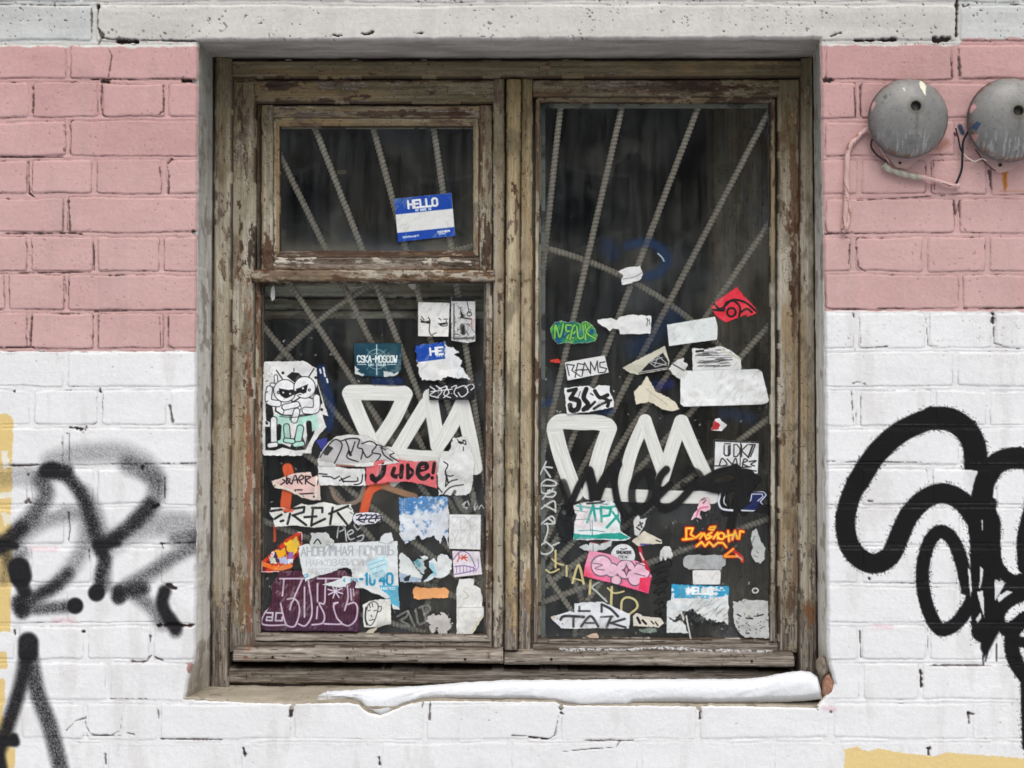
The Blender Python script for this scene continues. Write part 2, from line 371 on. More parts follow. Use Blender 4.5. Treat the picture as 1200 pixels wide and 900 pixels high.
def wall_arrays(xs, ys):
    cv = Cv(0, 0, 1, 1, xs=xs, ys=ys); X, Y = cv.X.copy(), cv.Y.copy()
    wx = (fbm(X * .05, Y * .05, 11, 3) - .5) * 3.0 + (fbm(X * .3, Y * .3, 12, 2) - .5) * 1.2
    wy = (fbm(X * .012, Y * .05, 13, 3) - .5) * 5.0 + (fbm(X * .25, Y * .25, 14, 2) - .5) * 1.2
    U, V = X + wx, Y + wy
    q = np.interp(V, HJ, np.arange(len(HJ))); ri = np.floor(q).astype(int)
    ri = np.clip(ri, 0, len(HJ) - 2)
    up = V - HJ[ri]; dn = HJ[ri + 1] - V                       # distance to the joint above / below
    dx = np.full(X.shape, 99.0); side = np.zeros(X.shape); bid = np.zeros(X.shape)
    for r in range(len(HJ) - 1):
        m = ri == r
        if not m.any(): continue
        js = np.array(vjoints(r - R0I)); k = np.clip(np.searchsorted(js, U[m]), 1, len(js) - 1)
        a = U[m] - js[k - 1]; b = js[k] - U[m]
        dx[m] = np.minimum(a, b); side[m] = np.where(a < b, -1, 1); bid[m] = k + r * 37
    brnd = _h(bid, bid * 3, 77)
    hw = 2.7 + (vn(X * .03, Y * .03, 15) - .5) * 1.6
    sx = dx - 3.3 - (vn(bid, bid * .7, 4) - .5) * 1.2; sy = np.minimum(up, dn) - hw
    sd = np.minimum(sx, sy); cr = 3.0                          # rounded brick corners
    ins = (sx < cr) & (sy < cr)
    sd = np.where(ins, cr - np.hypot(cr - sx, cr - sy), sd)
    below = Y > np.interp(X, [0, 1200], [780, 780])
    faint = sst(775, 840, Y) * 0.55                            # thicker paint low on the wall hides the joints
    h = -0.0021 * (1 - sst(-.6, 1.5, sd)) * (1 - faint * .7) * np.where(Y > np.where(X < 600, 412, 365), .62, 1)  # mortar sits a little back
    h += 0.0011 * (fbm(X * .03, Y * .05, 21, 4) - .5) + 0.0007 * (fbm(X * .35, Y * .35, 22, 3) - .5) + (brnd - .5) * 0.0012 * sst(0, 3, sd)
    # raised bead of pointing down the middle of the mortar
    h += 0.0009 * np.exp(-(np.minimum(up, dn) / 1.3) ** 2) * (vn(X * .04, Y * .04, 23) > .35)
    # colours
    bl = np.where(X < 600, 411.5, 365) + (fbm(X * .08, Y * .0, 31, 3) - .5) * 4
    tp = np.where(X < 600, 55, 53) + (fbm(X * .12, Y * 0, 32, 3) - .5) * 6 - 8 * sst(1120, 1130, X)
    pink = sst(-.6, .6, bl - Y) * sst(-.8, .8, Y - tp)
    mott = fbm(X * .02, Y * .03, 33, 4) - .5
    fine = fbm(X * .4, Y * .25, 34, 3) - .5 + .5 * (fbm(X * .05, Y * .55, 36, 3) - .5)
    white = np.array([234, 233, 233.]) + (mott * 12 + fine * 9)[..., None]
    upper = np.array([207, 204, 198.]) + (mott * 22 + fine * 14)[..., None] + (sst(.5, .8, fbm(X * .006, Y * .05, 35, 4)) * -12)[..., None]
    blk = ((X < 108) | (X > 1126)) & (Y < 50)
    upper = np.where(blk[..., None], upper + np.array([-4, 0, 3.]), upper)
    pk = np.array([205, 167, 163.]) + (mott * 16 + fine * 9)[..., None] + ((brnd - .5) * 7)[..., None]
    pk = pk + sst(300, 60, Y)[..., None] * np.array([-5, -9, -8.])
    wcol = np.where((Y < 200)[..., None], upper, white)
    c = wcol * (1 - pink[..., None]) + pk * pink[..., None]
    # hair cracks along the brick edges
    n1 = fbm(X * .09, Y * .09, 41, 3); n2 = fbm(X * .35, Y * .35, 42, 3); strg = fbm(X * .015, Y * .02, 43, 2)
    lowedge = (dn < up)
    edge = np.exp(-((sd + .2) / .62) ** 2)
    inlint = ((X > 118) & (X < 1118) & (Y < 46))
    edge = edge * np.where(inlint, .25, 1)
    k_pink = edge * np.clip(.34 + 1.1 * (n1 - .45) + .3 * lowedge * sst(.4, .6, n1), 0, .9)
    k_white = edge * np.clip(.16 + 1.0 * (n1 - .5) + .16 * lowedge, 0, .6) * (1 - faint)
    k = np.where(pink > .5, k_pink, k_white)
    c = mixc(c, k * .8, (96, 62, 62)) * pink[..., None] + mixc(c, k * .8, (120, 118, 120)) * (1 - pink[..., None])
    deep = edge * sst(.62, .72, n1 * .55 + n2 * .45) * sst(.40, .65, strg + .18 * pink) * (.35 + .3 * pink) * np.where(Y > 780, .5, 1)
    deep = np.clip(deep * 1.3, 0, 1)
    c = mixc(c, deep, (44, 30, 30)); h -= deep * 0.003
    # pits and flakes in the upper band and the pink paint
    pv, pid = voro(X * .09, Y * .09, 45)
    pit = (fbm(X * .33, Y * .33, 46, 2) > .845 - .03 * (Y < 50)) & (fbm(X * .02, Y * .02, 47, 2) > .45)
    pm = pit * np.where(Y < 52, .85, .30) * (Y < 420)
    c = mixc(c, pm.astype(float), (84, 74, 68)); h -= pm * .0015
    cv.c = c; cv.a[:] = 1
    # colour that has run, dirt below the joints
    dirt = sst(.56, .75, fbm(X * .05, Y * .012, 48, 4)) * .10
    cv.c = mixc(cv.c, dirt, (150, 140, 130))
    H = dict(h=h)
    def hole(pts, w, dep=.004, col=(48, 36, 35), sm=False, a=1.0):
        if sm: pts = smooth_pts(pts, 5)
        xx = [p[0] for p in pts]; yy = [p[1] for p in pts]; e = w + 3
        sl = cv._sl(min(xx) - e, min(yy) - e, max(xx) + e, max(yy) + e)
        if cv.X[sl].size == 0: return
        if len(pts) == 1: pts = [pts[0], (pts[0][0] + .01, pts[0][1])]
        d, t = seg_dist(cv.X[sl], cv.Y[sl], pts)
        d = d + (fbm(cv.X[sl] * .22, cv.Y[sl] * .3, 61 + int(pts[0][0]) % 50, 3) - .5) * w * 1.3
        wv = (fbm(cv.X[sl] * .05, cv.Y[sl] * .05, 62, 3) - .5) * w * (1.8 if w < 2.6 else .5) + (vn(cv.X[sl] * .5, cv.Y[sl] * .5, 63) - .5) * .5
        m = sst(-.5, .5, w / 2 * (.86 if w < 2.6 else 1) - d + wv) * a * (.66 if w < 2.2 else .9)
        cv.c[sl] = mixc(cv.c[sl], m, col); h[sl] = h[sl] - m * dep
    # ---- cracks that can be told apart in the photograph
    for pts, w in [([(126, 55), (131, 66), (129, 78), (127, 90)], 1.2), ([(38, 100), (39, 118), (38, 131)], 1.8), ([(119, 100), (118, 120), (120, 134), (124, 137)], 1.7),
                   ([(191, 101), (191.5, 118), (191, 130), (182, 137)], 2.0), ([(81, 147), (83, 152), (82, 180)], 1.6), ([(75, 145), (75, 178)], .9), ([(201, 187), (196, 193), (198, 205), (197, 226)], 2.0),
                   ([(186, 192), (188, 207)], 1.6), ([(33, 190), (34, 225), (38, 230)], 1.0), ([(80, 236), (82, 270)], 1.6), ([(74, 238), (73, 270)], 1.0), ([(109, 285), (110, 318), (107, 320)], 1.5),
                   ([(76, 327), (77, 346)], 1.4), ([(81, 330), (80, 346)], 1.2), ([(37, 371), (35, 405)], 1.4), ([(116, 370), (115, 406)], 1.2), ([(108, 396), (107, 408)], 1.0), ([(187, 372), (188, 405)], .9),
                   ([(197, 372), (197, 404), (203, 408)], 1.1), ([(198, 475), (201, 487), (202, 494)], 2.0), ([(80, 601), (82, 620), (80, 633)], 1.1), ([(104, 644), (105, 657)], 1.4),
                   ([(187, 690), (186, 700)], 1.0), ([(176, 745), (177, 768), (172, 775), (165, 776), (155, 775)], 1.7), ([(182, 770), (190, 774)], 1.8), ([(119, 95), (127, 96)], 2.5), ([(93, 93), (160, 92.5)], 1.1), ([(178, 92), (210, 93)], 1.0),
                   ([(34, 227), (40, 231)], 2.2), ([(0, 184), (74, 184)], 1.2), ([(0, 274), (85, 273), (96, 275)], 1.7), ([(0, 320), (105, 319)], 1.0), ([(115, 317), (125, 316)], 1.2), ([(205, 271), (222, 271)], 1.4),
                   ([(110, 365), (222, 362)], .9), ([(0, 407), (40, 407)], 1.2), ([(0, 545.5), (45, 545)], 1.8), ([(130, 544), (160, 544)], 1.0), ([(170, 543.5), (229, 543)], 1.7), ([(189, 637), (228, 636)], 2.0), ([(189, 637), (191, 642)], 1.6),
                   ([(95, 862), (143, 862)], .9), ([(188, 866), (260, 867)], 1.3), ([(130, 819), (172, 819)], 1.3), ([(185, 830), (186, 843)], 1.6), ([(123, 884), (124, 896)], 1.4),
                   ([(100, 840), (100, 850), (106, 860), (118, 862), (130, 862), (141, 856), (143, 840)], .5), ([(144, 852), (149, 859), (158, 861)], .9), ([(78, 856), (88, 845), (98, 842)], .8),
                   ([(496, 823), (494, 832)], 1.4), ([(504, 823), (503, 843)], 1.9), ([(657, 822), (658, 836)], 4.2), ([(655, 838), (650, 862), (643, 866), (620, 863), (600, 862)], 1.1), ([(620, 864), (643, 867)], 2.2),
                   ([(816, 826), (820, 832), (820, 842)], 3.2), ([(685, 868), (742, 868)], 1.2), ([(727, 868), (722, 876), (690, 878), (660, 881)], .8), ([(344, 823), (340, 838)], 4.5),
                   ([(1114, 63), (1116, 90)], 1.2), ([(1124, 58), (1125, 88)], 2.0), ([(966, 93.5), (974, 94)], 4.2), ([(1008, 101), (1009, 135)], 1.2), ([(1001, 103), (1003, 138)], 1.0), ([(1125, 235), (1119, 255)], 1.0),
                   ([(1118, 236), (1120, 255)], 1.6), ([(1124, 240), (1126, 262), (1131, 269)], 1.2), ([(1004, 235), (1108, 229)], .9), ([(996, 287), (995, 310)], 1.5), ([(1004, 290), (1006, 313), (1014, 318)], 1.0), ([(968, 274), (1000, 272)], 1.3),
                   ([(1094, 190), (1095, 222)], 1.1), ([(1160, 200), (1162, 222)], 2.0), ([(970, 363), (1060, 361)], 1.1), ([(1130, 362), (1200, 361)], 1.4), ([(1164, 368), (1164, 378)], 3.4), ([(1165, 383), (1165, 402), (1180, 407), (1195, 409)], 1.2),
                   ([(1000, 367), (1001, 373)], 1.8), ([(1007, 372), (1009, 402)], .8), ([(1085, 370), (1088, 405), (1100, 406)], .8), ([(1010, 408), (1040, 406)], 1.0), ([(1000, 449), (1004, 448), (1014, 450)], 2.0), ([(998, 458), (1000, 495)], .9),
                   ([(970, 541), (985, 540)], 1.4), ([(968, 541), (1080, 542)], .8), ([(1017, 587), (1022, 587)], 1.6), ([(1019, 679)], 3.0), ([(1008, 740), (1009, 770)], 1.2), ([(1087, 737), (1088, 772)], 1.3), ([(1088, 780), (1200, 780)], 1.5),
                   ([(1079, 786), (1080, 805)], 3.0), ([(1089, 878), (1088, 884)], 4.0), ([(1135, 835), (1136, 848)], 1.6), ([(1134, 836), (1141, 837)], 1.6), ([(974, 835)], 2.5), ([(958, 832)], 2.0), ([(285, 876), (287, 886)], 3.6), ([(444, 888), (445, 896)], 2.2),
                   ([(117, 457)], 4.2), ([(16, 459)], 4.0), ([(166, 546), (166, 549)], 4.0), ([(33, 556)], 3.0), ([(30, 589), (33, 585), (35, 589)], 1.8), ([(178, 595), (185, 591)], 3.4), ([(98, 740)], 3.0), ([(17, 738), (17, 744)], 2.2), ([(98, 690)], 2.4),
                   ([(78, 508)], 2.6), ([(73, 510), (73, 540)], .9), ([(81, 508), (81, 541)], 1.0), ([(185, 555), (186, 575)], 1.0), ([(193, 560), (193, 583)], 1.3)]:
        hole(pts, w)
    hole([(82, 502), (94, 502)], 4.6); hole([(101, 500), (100, 504)], 1.6)
    hole([(214, 93.5), (231, 95)], 4.4, .008); hole([(226, 272), (230, 274)], 3.5, .006); hole([(186, 733), (229, 733)], 3.8, .005, (60, 32, 30))
    hole([(196, 685), (206, 690)], 2.4)
    # joint under the lintel, with the black gaps where mortar fell out
    hole([(115, 6), (114.5, 32), (117, 40), (119, 44), (128, 46), (230, 48)], 1.4); hole([(107, 10), (107, 40)], 1.2); hole([(138, 48), (160, 49)], 4.2, .01); hole([(115.5, 8)], 4, .006); hole([(116, 34), (121, 42), (115, 52)], 1.8)
    hole([(0, 5), (104, 6)], .9, .002); hole([(130, 8), (240, 3)], .7, .001, (150, 148, 140))
    hole([(1122, 0), (1121, 42)], 2.2, .006); hole([(1003, 47), (1050, 46)], 3.0, .008); hole([(1096, 46), (1112, 46)], 4.5, .008); hole([(975, 42), (985, 38)], 2.4); hole([(1130, 8), (1136, 5)], 2.2); hole([(1185, 5), (1195, 5)], 1.2)
    hole([(391, 41), (400, 42)], 2.4); hole([(424, 39), (430, 41), (436, 37)], 2.4); hole([(483, 36), (486, 39), (494, 39)], 2.2); hole([(258, 37), (263, 36), (266, 31), (262, 27)], 1.6, .002, (96, 84, 76)); hole([(257, 23)], 2)
    rr = random.Random(8)
    for _ in range(150):
        x = rr.choice([rr.uniform(120, 1118), rr.gauss(770, 70), rr.gauss(180, 30), rr.gauss(620, 60)]); y = rr.uniform(0, 46)
        hole([(x, y), (x + rr.uniform(-1.5, 1.5), y + rr.uniform(-1, 1))], rr.choice([.6, .7, .8, 1.1, 1.6]), .001, rr.choice([(90, 84, 78), (64, 56, 52), (120, 112, 104)]))
    for _ in range(190):
        x = rr.uniform(-40, 1240); y = rr.uniform(420, 900)
        hole([(x, y), (x + rr.uniform(-1.5, 1.5), y + rr.uniform(-.6, .6))], rr.choice([.5, .7, .9, 1.2]), .001, rr.choice([(120, 112, 110), (150, 140, 140), (90, 80, 80)]), a=.8)
    for _ in range(50):
        x = rr.choice([rr.uniform(-20, 228), rr.uniform(972, 1240)]); y = rr.uniform(60, 400)
        hole([(x, y), (x + rr.uniform(-1.5, 1.5), y + rr.uniform(-.6, .6))], rr.choice([.6, .8, 1.1]), .001, (140, 100, 98), a=.8)
    # ---- yellow paint
    YL = (226, 196, 128)
    ymask_poly = [(-60, 486), (6, 485), (12, 488), (15.5, 492), (15, 520), (13, 545), (15, 560), (13, 600), (15, 640), (13, 690), (12, 740), (-60, 741)]
    for pl in (ymask_poly, [(-60, 762), (8, 763), (8, 784), (-60, 784)], [(-60, 795), (5, 794), (6, 815), (3, 840), (15, 842), (12, 868), (18, 880), (17, 900), (-60, 960)]):
        cv.fill(pl, YL, a=.95, torn=1.6, seed=71, freq=.2)
    cv.fill([(2, 530), (9, 528), (11, 548), (3, 552)], (236, 236, 232), a=.85, torn=2, seed=72); cv.fill([(0, 578), (15, 576), (15, 583), (0, 584)], (236, 236, 232), a=.8, torn=2, seed=73); cv.fill([(0, 598), (14, 604), (16, 612), (6, 616)], (236, 236, 232), a=.7, torn=2, seed=74)
    cv.fill([(990, 878), (1004, 875), (1012, 880), (1034, 878), (1060, 883), (1085, 885), (1090, 887), (1110, 882), (1150, 885), (1200, 889), (1290, 889), (1290, 1010), (987, 1010)], (230, 202, 138), a=.97, torn=1.6, seed=75)
    for x, y, w in [(1035, 734, 9), (972, 830, 6), (75, 727, 12), (50, 643, 14)]:
        cv.line([(x - w, y), (x + w, y + 1)], 4, (220, 150, 160), a=.35, soft=4, grain=.6)
    # ---- faded black spray tag on the left
    K = (28, 27, 30)
    def sp(pts, w, a, soft, g=.5, seed=9): cv.line(pts, w * 1.04, K, a=min(.99, a * 1.22), soft=soft * .85, sm=len(pts) > 2, grain=g * .75, seed=seed)
    sp([(54, 552), (62, 551)], 17, .97, 4, .1); sp([(60, 549), (78, 552)], 14, .8, 6)
    sp([(62, 554), (80, 560), (95, 580), (105, 605), (112, 630), (118, 645)], 13, .85, 7); sp([(98, 575), (112, 600), (122, 635)], 14, .35, 8)
    sp([(60, 541), (95, 532), (140, 531), (168, 542), (182, 560)], 22, .24, 10); sp([(150, 545), (178, 558), (184, 572), (176, 594), (160, 610)], 20, .36, 8)
    sp([(176, 592), (158, 612), (138, 628), (120, 640)], 15, .72, 7); sp([(140, 627), (120, 640)], 10, .7, 5)
    sp([(112, 639), (138, 637)], 7, .9, 4, .15); sp([(117, 640), (122, 655), (118, 672), (116, 690)], 12, .95, 6); sp([(127, 655), (126, 690)], 8, .4, 6)
    sp([(113, 695)], 19, .99, 2.2, .05)
    sp([(0, 560), (25, 558), (45, 562)], 22, .2, 9); sp([(48, 560), (54, 578), (46, 594), (30, 613), (12, 632), (0, 640)], 17, .55, 9); sp([(25, 618), (5, 637)], 14, .75, 6)
    sp([(-40, 641), (18, 640)], 8, .97, 3, .1); sp([(12, 655), (25, 650)], 16, .4, 8); sp([(-60, 620), (0, 640)], 20, .8, 8)
    sp([(22, 666), (24, 676)], 25, .99, 3, .05); sp([(25, 685), (29, 694)], 15, .95, 4, .1); sp([(8, 655), (4, 680)], 10, .35, 8)
    sp([(20, 632), (50, 612), (85, 602), (100, 612), (98, 640), (82, 668), (62, 688), (40, 698)], 17, .30, 9); sp([(80, 672), (60, 690), (35, 703), (22, 712)], 12, .65, 7); sp([(50, 692), (68, 686)], 8, .6, 5)
    sp([(22, 705), (26, 717)], 15, .8, 6); sp([(26, 714), (50, 713), (78, 711)], 13, .55, 6); sp([(88, 710)], 18.5, .99, 2.0, .05)
    sp([(139, 693), (139, 700)], 15, .85, 5); sp([(140, 697), (155, 692), (168, 690)], 14, .7, 6); sp([(150, 686), (175, 672), (200, 655), (228, 640)], 15, .45, 8)
    sp([(125, 640), (150, 625), (185, 615), (215, 614), (230, 622)], 26, .25, 11); sp([(205, 632), (229, 628)], 14, .4, 8); sp([(160, 698), (178, 712), (190, 730)], 15, .42, 8)
    sp([(193, 693), (190, 706), (195, 720), (206, 735)], 14, .97, 4, .1); sp([(199, 725), (206, 740)], 12, .7, 6)
    sp([(33, 753), (33, 764)], 23, .95, 3.5, .15); sp([(30, 770), (25, 800), (12, 842), (0, 876)], 15, .88, 6, .25); sp([(36, 772), (44, 812), (58, 850), (72, 905)], 17, .62, 6, .45)
    sp([(-30, 869), (14, 869)], 11, .97, 3, .1); sp([(16, 864), (18, 870)], 10, .9, 3, .1); sp([(-2, 882), (2, 905)], 14, .9, 4, .1); sp([(230, 628), (300, 620)], 1, .01, 1)
    # ---- solid black tag on the right
    K2 = (12, 12, 13)
    def gp(pts, w, soft=1.1): cv.line(pts, w, K2, a=.985, soft=soft, sm=len(pts) > 2, seed=12, fuzz=(1.5 if w > 3 else 0))
    gp([(1142, 548), (1142, 524), (1133, 504), (1113, 491), (1085, 492), (1055, 507), (1026, 533), (1003, 568), (991, 606), (995, 638), (1010, 656), (1028, 660), (1044, 650), (1054, 628), (1066, 603), (1084, 585), (1106, 578), (1128, 588), (1143, 608)], 23)
    gp([(1144, 545), (1142, 524), (1133, 505), (1114, 492), (1092, 490)], 27); gp([(1092, 490), (1056, 506), (1027, 532), (1005, 566)], 25)
    gp([(1140, 590), (1148, 640), (1143, 690), (1126, 725), (1104, 738), (1090, 720), (1082, 690), (1082, 660), (1090, 634), (1102, 623), (1116, 632), (1126, 655), (1134, 690)], 15.5)
    gp([(1148, 552), (1150, 580), (1158, 610), (1160, 650), (1160, 690)], 24); gp([(1145, 600), (1150, 640), (1150, 690), (1152, 740)], 26)
    gp([(1151, 585), (1154, 565), (1166, 545), (1186, 537), (1210, 540), (1230, 555)], 25); gp([(1162, 590), (1160, 600), (1166, 612), (1166, 640), (1170, 664), (1188, 680), (1215, 672)], 13)
    gp([(1215, 560), (1206, 600), (1199, 630), (1200, 665)], 14)
    cv.fill([(1143, 700), (1150, 738), (1149, 760), (1154, 771), (1163, 756), (1172, 738), (1180, 735), (1168, 690)], K2, a=.99, soft=1.5)
    gp([(1161, 680), (1163, 738)], 14); gp([(1170, 690), (1220, 688)], 12); gp([(1165, 730), (1178, 708), (1205, 695), (1250, 690)], 15)
    gp([(1230, 716), (1200, 726), (1186, 745), (1190, 775), (1210, 800), (1240, 810)], 17); gp([(1178, 738), (1200, 730)], 14); gp([(1195, 752), (1230, 756)], 12)
    gp([(1152, 768), (1152.5, 779)], 1.8, .6); gp([(1158, 764), (1155, 775)], 1.6, .6); gp([(1168, 755), (1168, 775)], 1.2, .6); gp([(1199, 800), (1201, 876)], 6)
    for wp in ([(1129, 550), (1146, 552), (1141, 566), (1138, 580), (1132, 573), (1128, 562)], [(1149, 664), (1152.5, 668), (1150, 686), (1147.5, 690)], [(1145, 694), (1152, 692), (1153.5, 724), (1150, 714)], [(1166, 679), (1178, 684), (1175, 689), (1166, 704)], [(1134, 665), (1137, 668), (1139, 690), (1137.5, 700)],
               [(1168, 700), (1180, 692), (1186, 694), (1170, 706)], [(1150, 610), (1152, 609), (1151, 622)], [(1143, 726), (1149, 718), (1150, 724), (1146, 730)]):
        cv.fill(wp, (228, 228, 228), a=.95, torn=.5, seed=79)
    rs = random.Random(3)
    # bare joints show through the black
    for y in (497.5, 503, 543, 548.5, 590, 596, 640, 644, 683, 689, 730, 735.5, 777):
        cv.line([(978, y), (1205, y + rs.uniform(-1, 1))], .7, (150, 150, 152), a=0.28, grain=.8, seed=int(y))
    # rust run under the second bell
    cv.fill([(1168, 192), (1186, 190), (1181, 200), (1180, 208), (1180, 222), (1176.5, 222), (1174, 206), (1172, 198)], (186, 116, 44), a=.85, soft=1.6, torn=1.8, seed=78); cv.line([(1178, 205), (1178, 224)], 2, (160, 86, 34), a=.7, soft=1.4, grain=.3); cv.line([(1173, 193), (1190, 188)], 9, (170, 110, 60), a=.6, soft=3, grain=.3); cv.line([(1178, 222), (1172, 224), (1200, 224)], 1.5, (170, 120, 80), a=.5, soft=1.5)
    cv.line([(1100, 172), (1108, 168)], 10, (150, 96, 76), a=.5, soft=4, grain=.3)
    cv.line([(1125, 148), (1128, 156)], 5, (44, 58, 80), a=.9, soft=1.2); cv.line([(1119, 156), (1120, 158)], 3, (70, 30, 40), a=.9, soft=1)
    # red brick showing at the chipped corners
    cv.fill([(219, 778), (226, 776), (229, 784), (224, 793), (219, 788)], (168, 128, 118), a=.95, torn=1.5, seed=76)
    # edge of the opening, rounded back
    ed = np.minimum(np.minimum(X - eL(Y), eR(Y) - X), np.minimum(eB(X) - Y, Y - eT(X)))      # >0 inside the opening
    rnd = sst(-3.2, 0.3, ed)
    h -= rnd * .006
    cv.c = mixc(cv.c, (rnd * .35 * (Y < 60)), (120, 112, 100)); cv.c = mixc(cv.c, rnd * .25, (150, 140, 130))
    return cv, h, ed
def build_wall():
    xs = np.concatenate([np.arange(-900, -42, 6.0), np.arange(-40, 1240, 1.08), np.arange(1244, 2100, 6.0)])
    ys = np.concatenate([np.arange(-300, -22, 6.0), np.arange(-20, 920, 1.08), np.arange(925, 1406, 6.0)])
    cv, h, ed = wall_arrays(xs, ys)
    X, Y = cv.X.copy(), cv.Y.copy()
    inside = ed > 0
    # snap the vertices beside the opening onto its edge
    near = inside & (ed < 1.3)
    l, r, t, b = X - eL(Y), eR(Y) - X, Y - eT(X), eB(X) - Y
    m = np.minimum(np.minimum(l, r), np.minimum(t, b))
    X = np.where(near & (l == m), eL(Y), X); X = np.where(near & (r == m), eR(Y), X)
    Y = np.where(near & (t == m), eT(X), Y); Y = np.where(near & (b == m), eB(X), Y)
    drop = inside & ~near
    keep = ~(drop[:-1, :-1] | drop[1:, :-1] | drop[1:, 1:] | drop[:-1, 1:])
    V = np.stack([(X - 600) * S, -h, ZC + (450 - Y) * S], -1).reshape(-1, 3)
    C = cv.c.reshape(-1, 3)
    wall = empty("brick_wall", (0, 0, 0))
    tag(wall, "brick wall painted pink above and white below with black graffiti and a concrete lintel", "wall", kind="thing")
    cx = (X[:-1, :-1] + X[1:, 1:]) / 2; cy = (Y[:-1, :-1] + Y[1:, 1:]) / 2
    lint = (cx > 115) & (cx < 1121.5) & (cy < 47.5) & (cy > 4)
    for nm, msk in (("brickwork", keep & ~lint), ("lintel", keep & lint)):
        v, f, c = compact(V, quads(*X.shape, keep=msk), C)
        a = Acc(); a.add(v, f, c); o = a.build(nm, M_WALL, wall)
        if nm == "lintel": o["label"] = "pitted whitewashed concrete lintel above the window"
    return wall
WALL = build_wall()

# ---- the sides, top and sill of the opening
def reveal(name, label, edge, back, vertical, colf, n=700, nd=26, rough=.0016):
    """edge(t), back(t): pixel positions at the wall face and at the frame (0.125 m in); t in pixels along the side"""
    t0, t1 = vertical
    T = np.linspace(t0, t1, n); K = np.linspace(0, 1, nd)
    TT, KK = np.meshgrid(T, K)
    ex, ey = edge(TT); bx, by = back(TT)
    d = (.001 if label[0] == 'B' else .0065) + KK * .125
    ax, _, az = P(ex, ey, 0.0); cx, _, cz = P(bx, by, .13)
    X = ax * (1 - KK) + cx * KK; Z = az * (1 - KK) + cz * KK
    nx = (fbm(TT * .05, KK * 9, hash(name) % 97 if False else len(name) * 7, 4) - .5) * rough * 2 * sst(0, .12, KK)
    if name == "reveal": X = X + nx
    else: Z = Z + nx
    V = np.stack([X, d, Z], -1)
    C = colf(TT, KK)
    # lip behind the wall face
    off = {"L": (-7, 0), "R": (7, 0), "T": (0, -7), "B": (0, 26)}[label[0]]
    lx, _, lz = P(ex[0] + off[0], ey[0] + off[1], 0.0)
    V = np.concatenate([np.stack([lx, np.full(n, .012 if label[0] == 'B' else .0075), lz], -1)[None], V]); C = np.concatenate([C[:1], C])
    f = quads(nd + 1, n)
    if label[0] in "RB": f = f[:, ::-1]
    a = Acc(); a.add(V, f, C.reshape(-1, 3)); o = a.build(name, M_PLASTER, WALL); o["label"] = label[2:]
    return o
def c_side(seed):
    def f(T, K):
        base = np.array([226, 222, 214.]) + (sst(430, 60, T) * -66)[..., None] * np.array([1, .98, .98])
        n = fbm(T * .012, K * 5, seed, 4) - .5; s = fbm(T * .02, K * 22, seed + 1, 3) - .5
        c = base + (n * 46 + s * 30)[..., None]
        c = mixc(c, sst(.58, .7, fbm(T * .05, K * 4, seed + 2, 4)) * .5, (120, 110, 96))
        c = mixc(c, sst(.3, 0, K) * .35 * (T > 380), (228, 228, 226))
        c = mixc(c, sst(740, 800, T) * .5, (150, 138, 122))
        return c
    return f
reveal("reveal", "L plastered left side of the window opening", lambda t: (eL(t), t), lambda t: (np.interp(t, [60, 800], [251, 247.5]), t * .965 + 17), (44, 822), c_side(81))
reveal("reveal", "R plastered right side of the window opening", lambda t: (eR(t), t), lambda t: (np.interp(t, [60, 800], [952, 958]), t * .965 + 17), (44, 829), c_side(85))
def c_top(T, K):
    n = fbm(T * .02, K * 5, 91, 5) - .5
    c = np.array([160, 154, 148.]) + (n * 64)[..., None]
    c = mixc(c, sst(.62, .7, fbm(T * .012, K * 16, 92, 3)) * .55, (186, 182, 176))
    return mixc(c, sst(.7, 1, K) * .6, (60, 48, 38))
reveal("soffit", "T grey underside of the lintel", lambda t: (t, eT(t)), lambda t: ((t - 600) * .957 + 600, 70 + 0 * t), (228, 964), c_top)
def c_sill(T, K):
    n = fbm(T * .03, K * 4, 95, 5) - .5
    c = np.array([164, 154, 138.]) + (n * 52)[..., None]
    return mixc(c, sst(.6, .75, fbm(T * .05, K * 3, 96, 4)) * .6, (104, 94, 80))
reveal("sill", "B worn cement sill of the window opening", lambda t: (t, np.minimum(eB(t), 828)), lambda t: ((t - 600) * .957 + 600, 803 + 0 * t), (212, 982), c_sill, rough=.003)
# lumps of broken plaster in the lower corners
def lump(name, label, cx, cy, d, rx, ry, rd, col, seed):
    n, m = 34, 22
    th = np.linspace(0, 2 * math.pi, n + 1)[:-1]; ph = np.linspace(.05, math.pi - .05, m)
    T, Q = np.meshgrid(th, ph)
    x = np.sin(Q) * np.cos(T); y = np.sin(Q) * np.sin(T); z = np.cos(Q)
    _, idv = voro(x * 2 + 5, y * 2 + z * 2, seed)
    r = .72 + .4 * fbm(x * 1.8 + 4, z * 1.8 + y * 1.3, seed, 3) + .12 * idv
    X0, Y0, Z0 = P(cx, cy, d)
    V = np.stack([X0 + x * r * rx * S, Y0 + y * r * rd, Z0 + z * r * ry * S], -1)
    C = np.array(col, float) + ((fbm(x * 4 + 9, z * 4 + y * 3, seed + 1, 3) - .5) * 90)[..., None]
    i = np.arange(n * m).reshape(m, n); j = np.roll(i, -1, 1)
    f = np.stack([i[:-1], i[1:], j[1:], j[:-1]], -1).reshape(-1, 4)
    a = Acc(); a.add(V, f, C.reshape(-1, 3)); o = a.build(name, M_PLASTER, WALL); o["label"] = label; return o
lump("broken_plaster", "broken plaster in the lower right corner of the opening", 964, 781, .05, 7, 13, .030, (150, 138, 124), 3)
lump("broken_plaster", "red brick chip in the lower right corner", 971, 806, .018, 7.5, 17, .016, (158, 118, 98), 5)

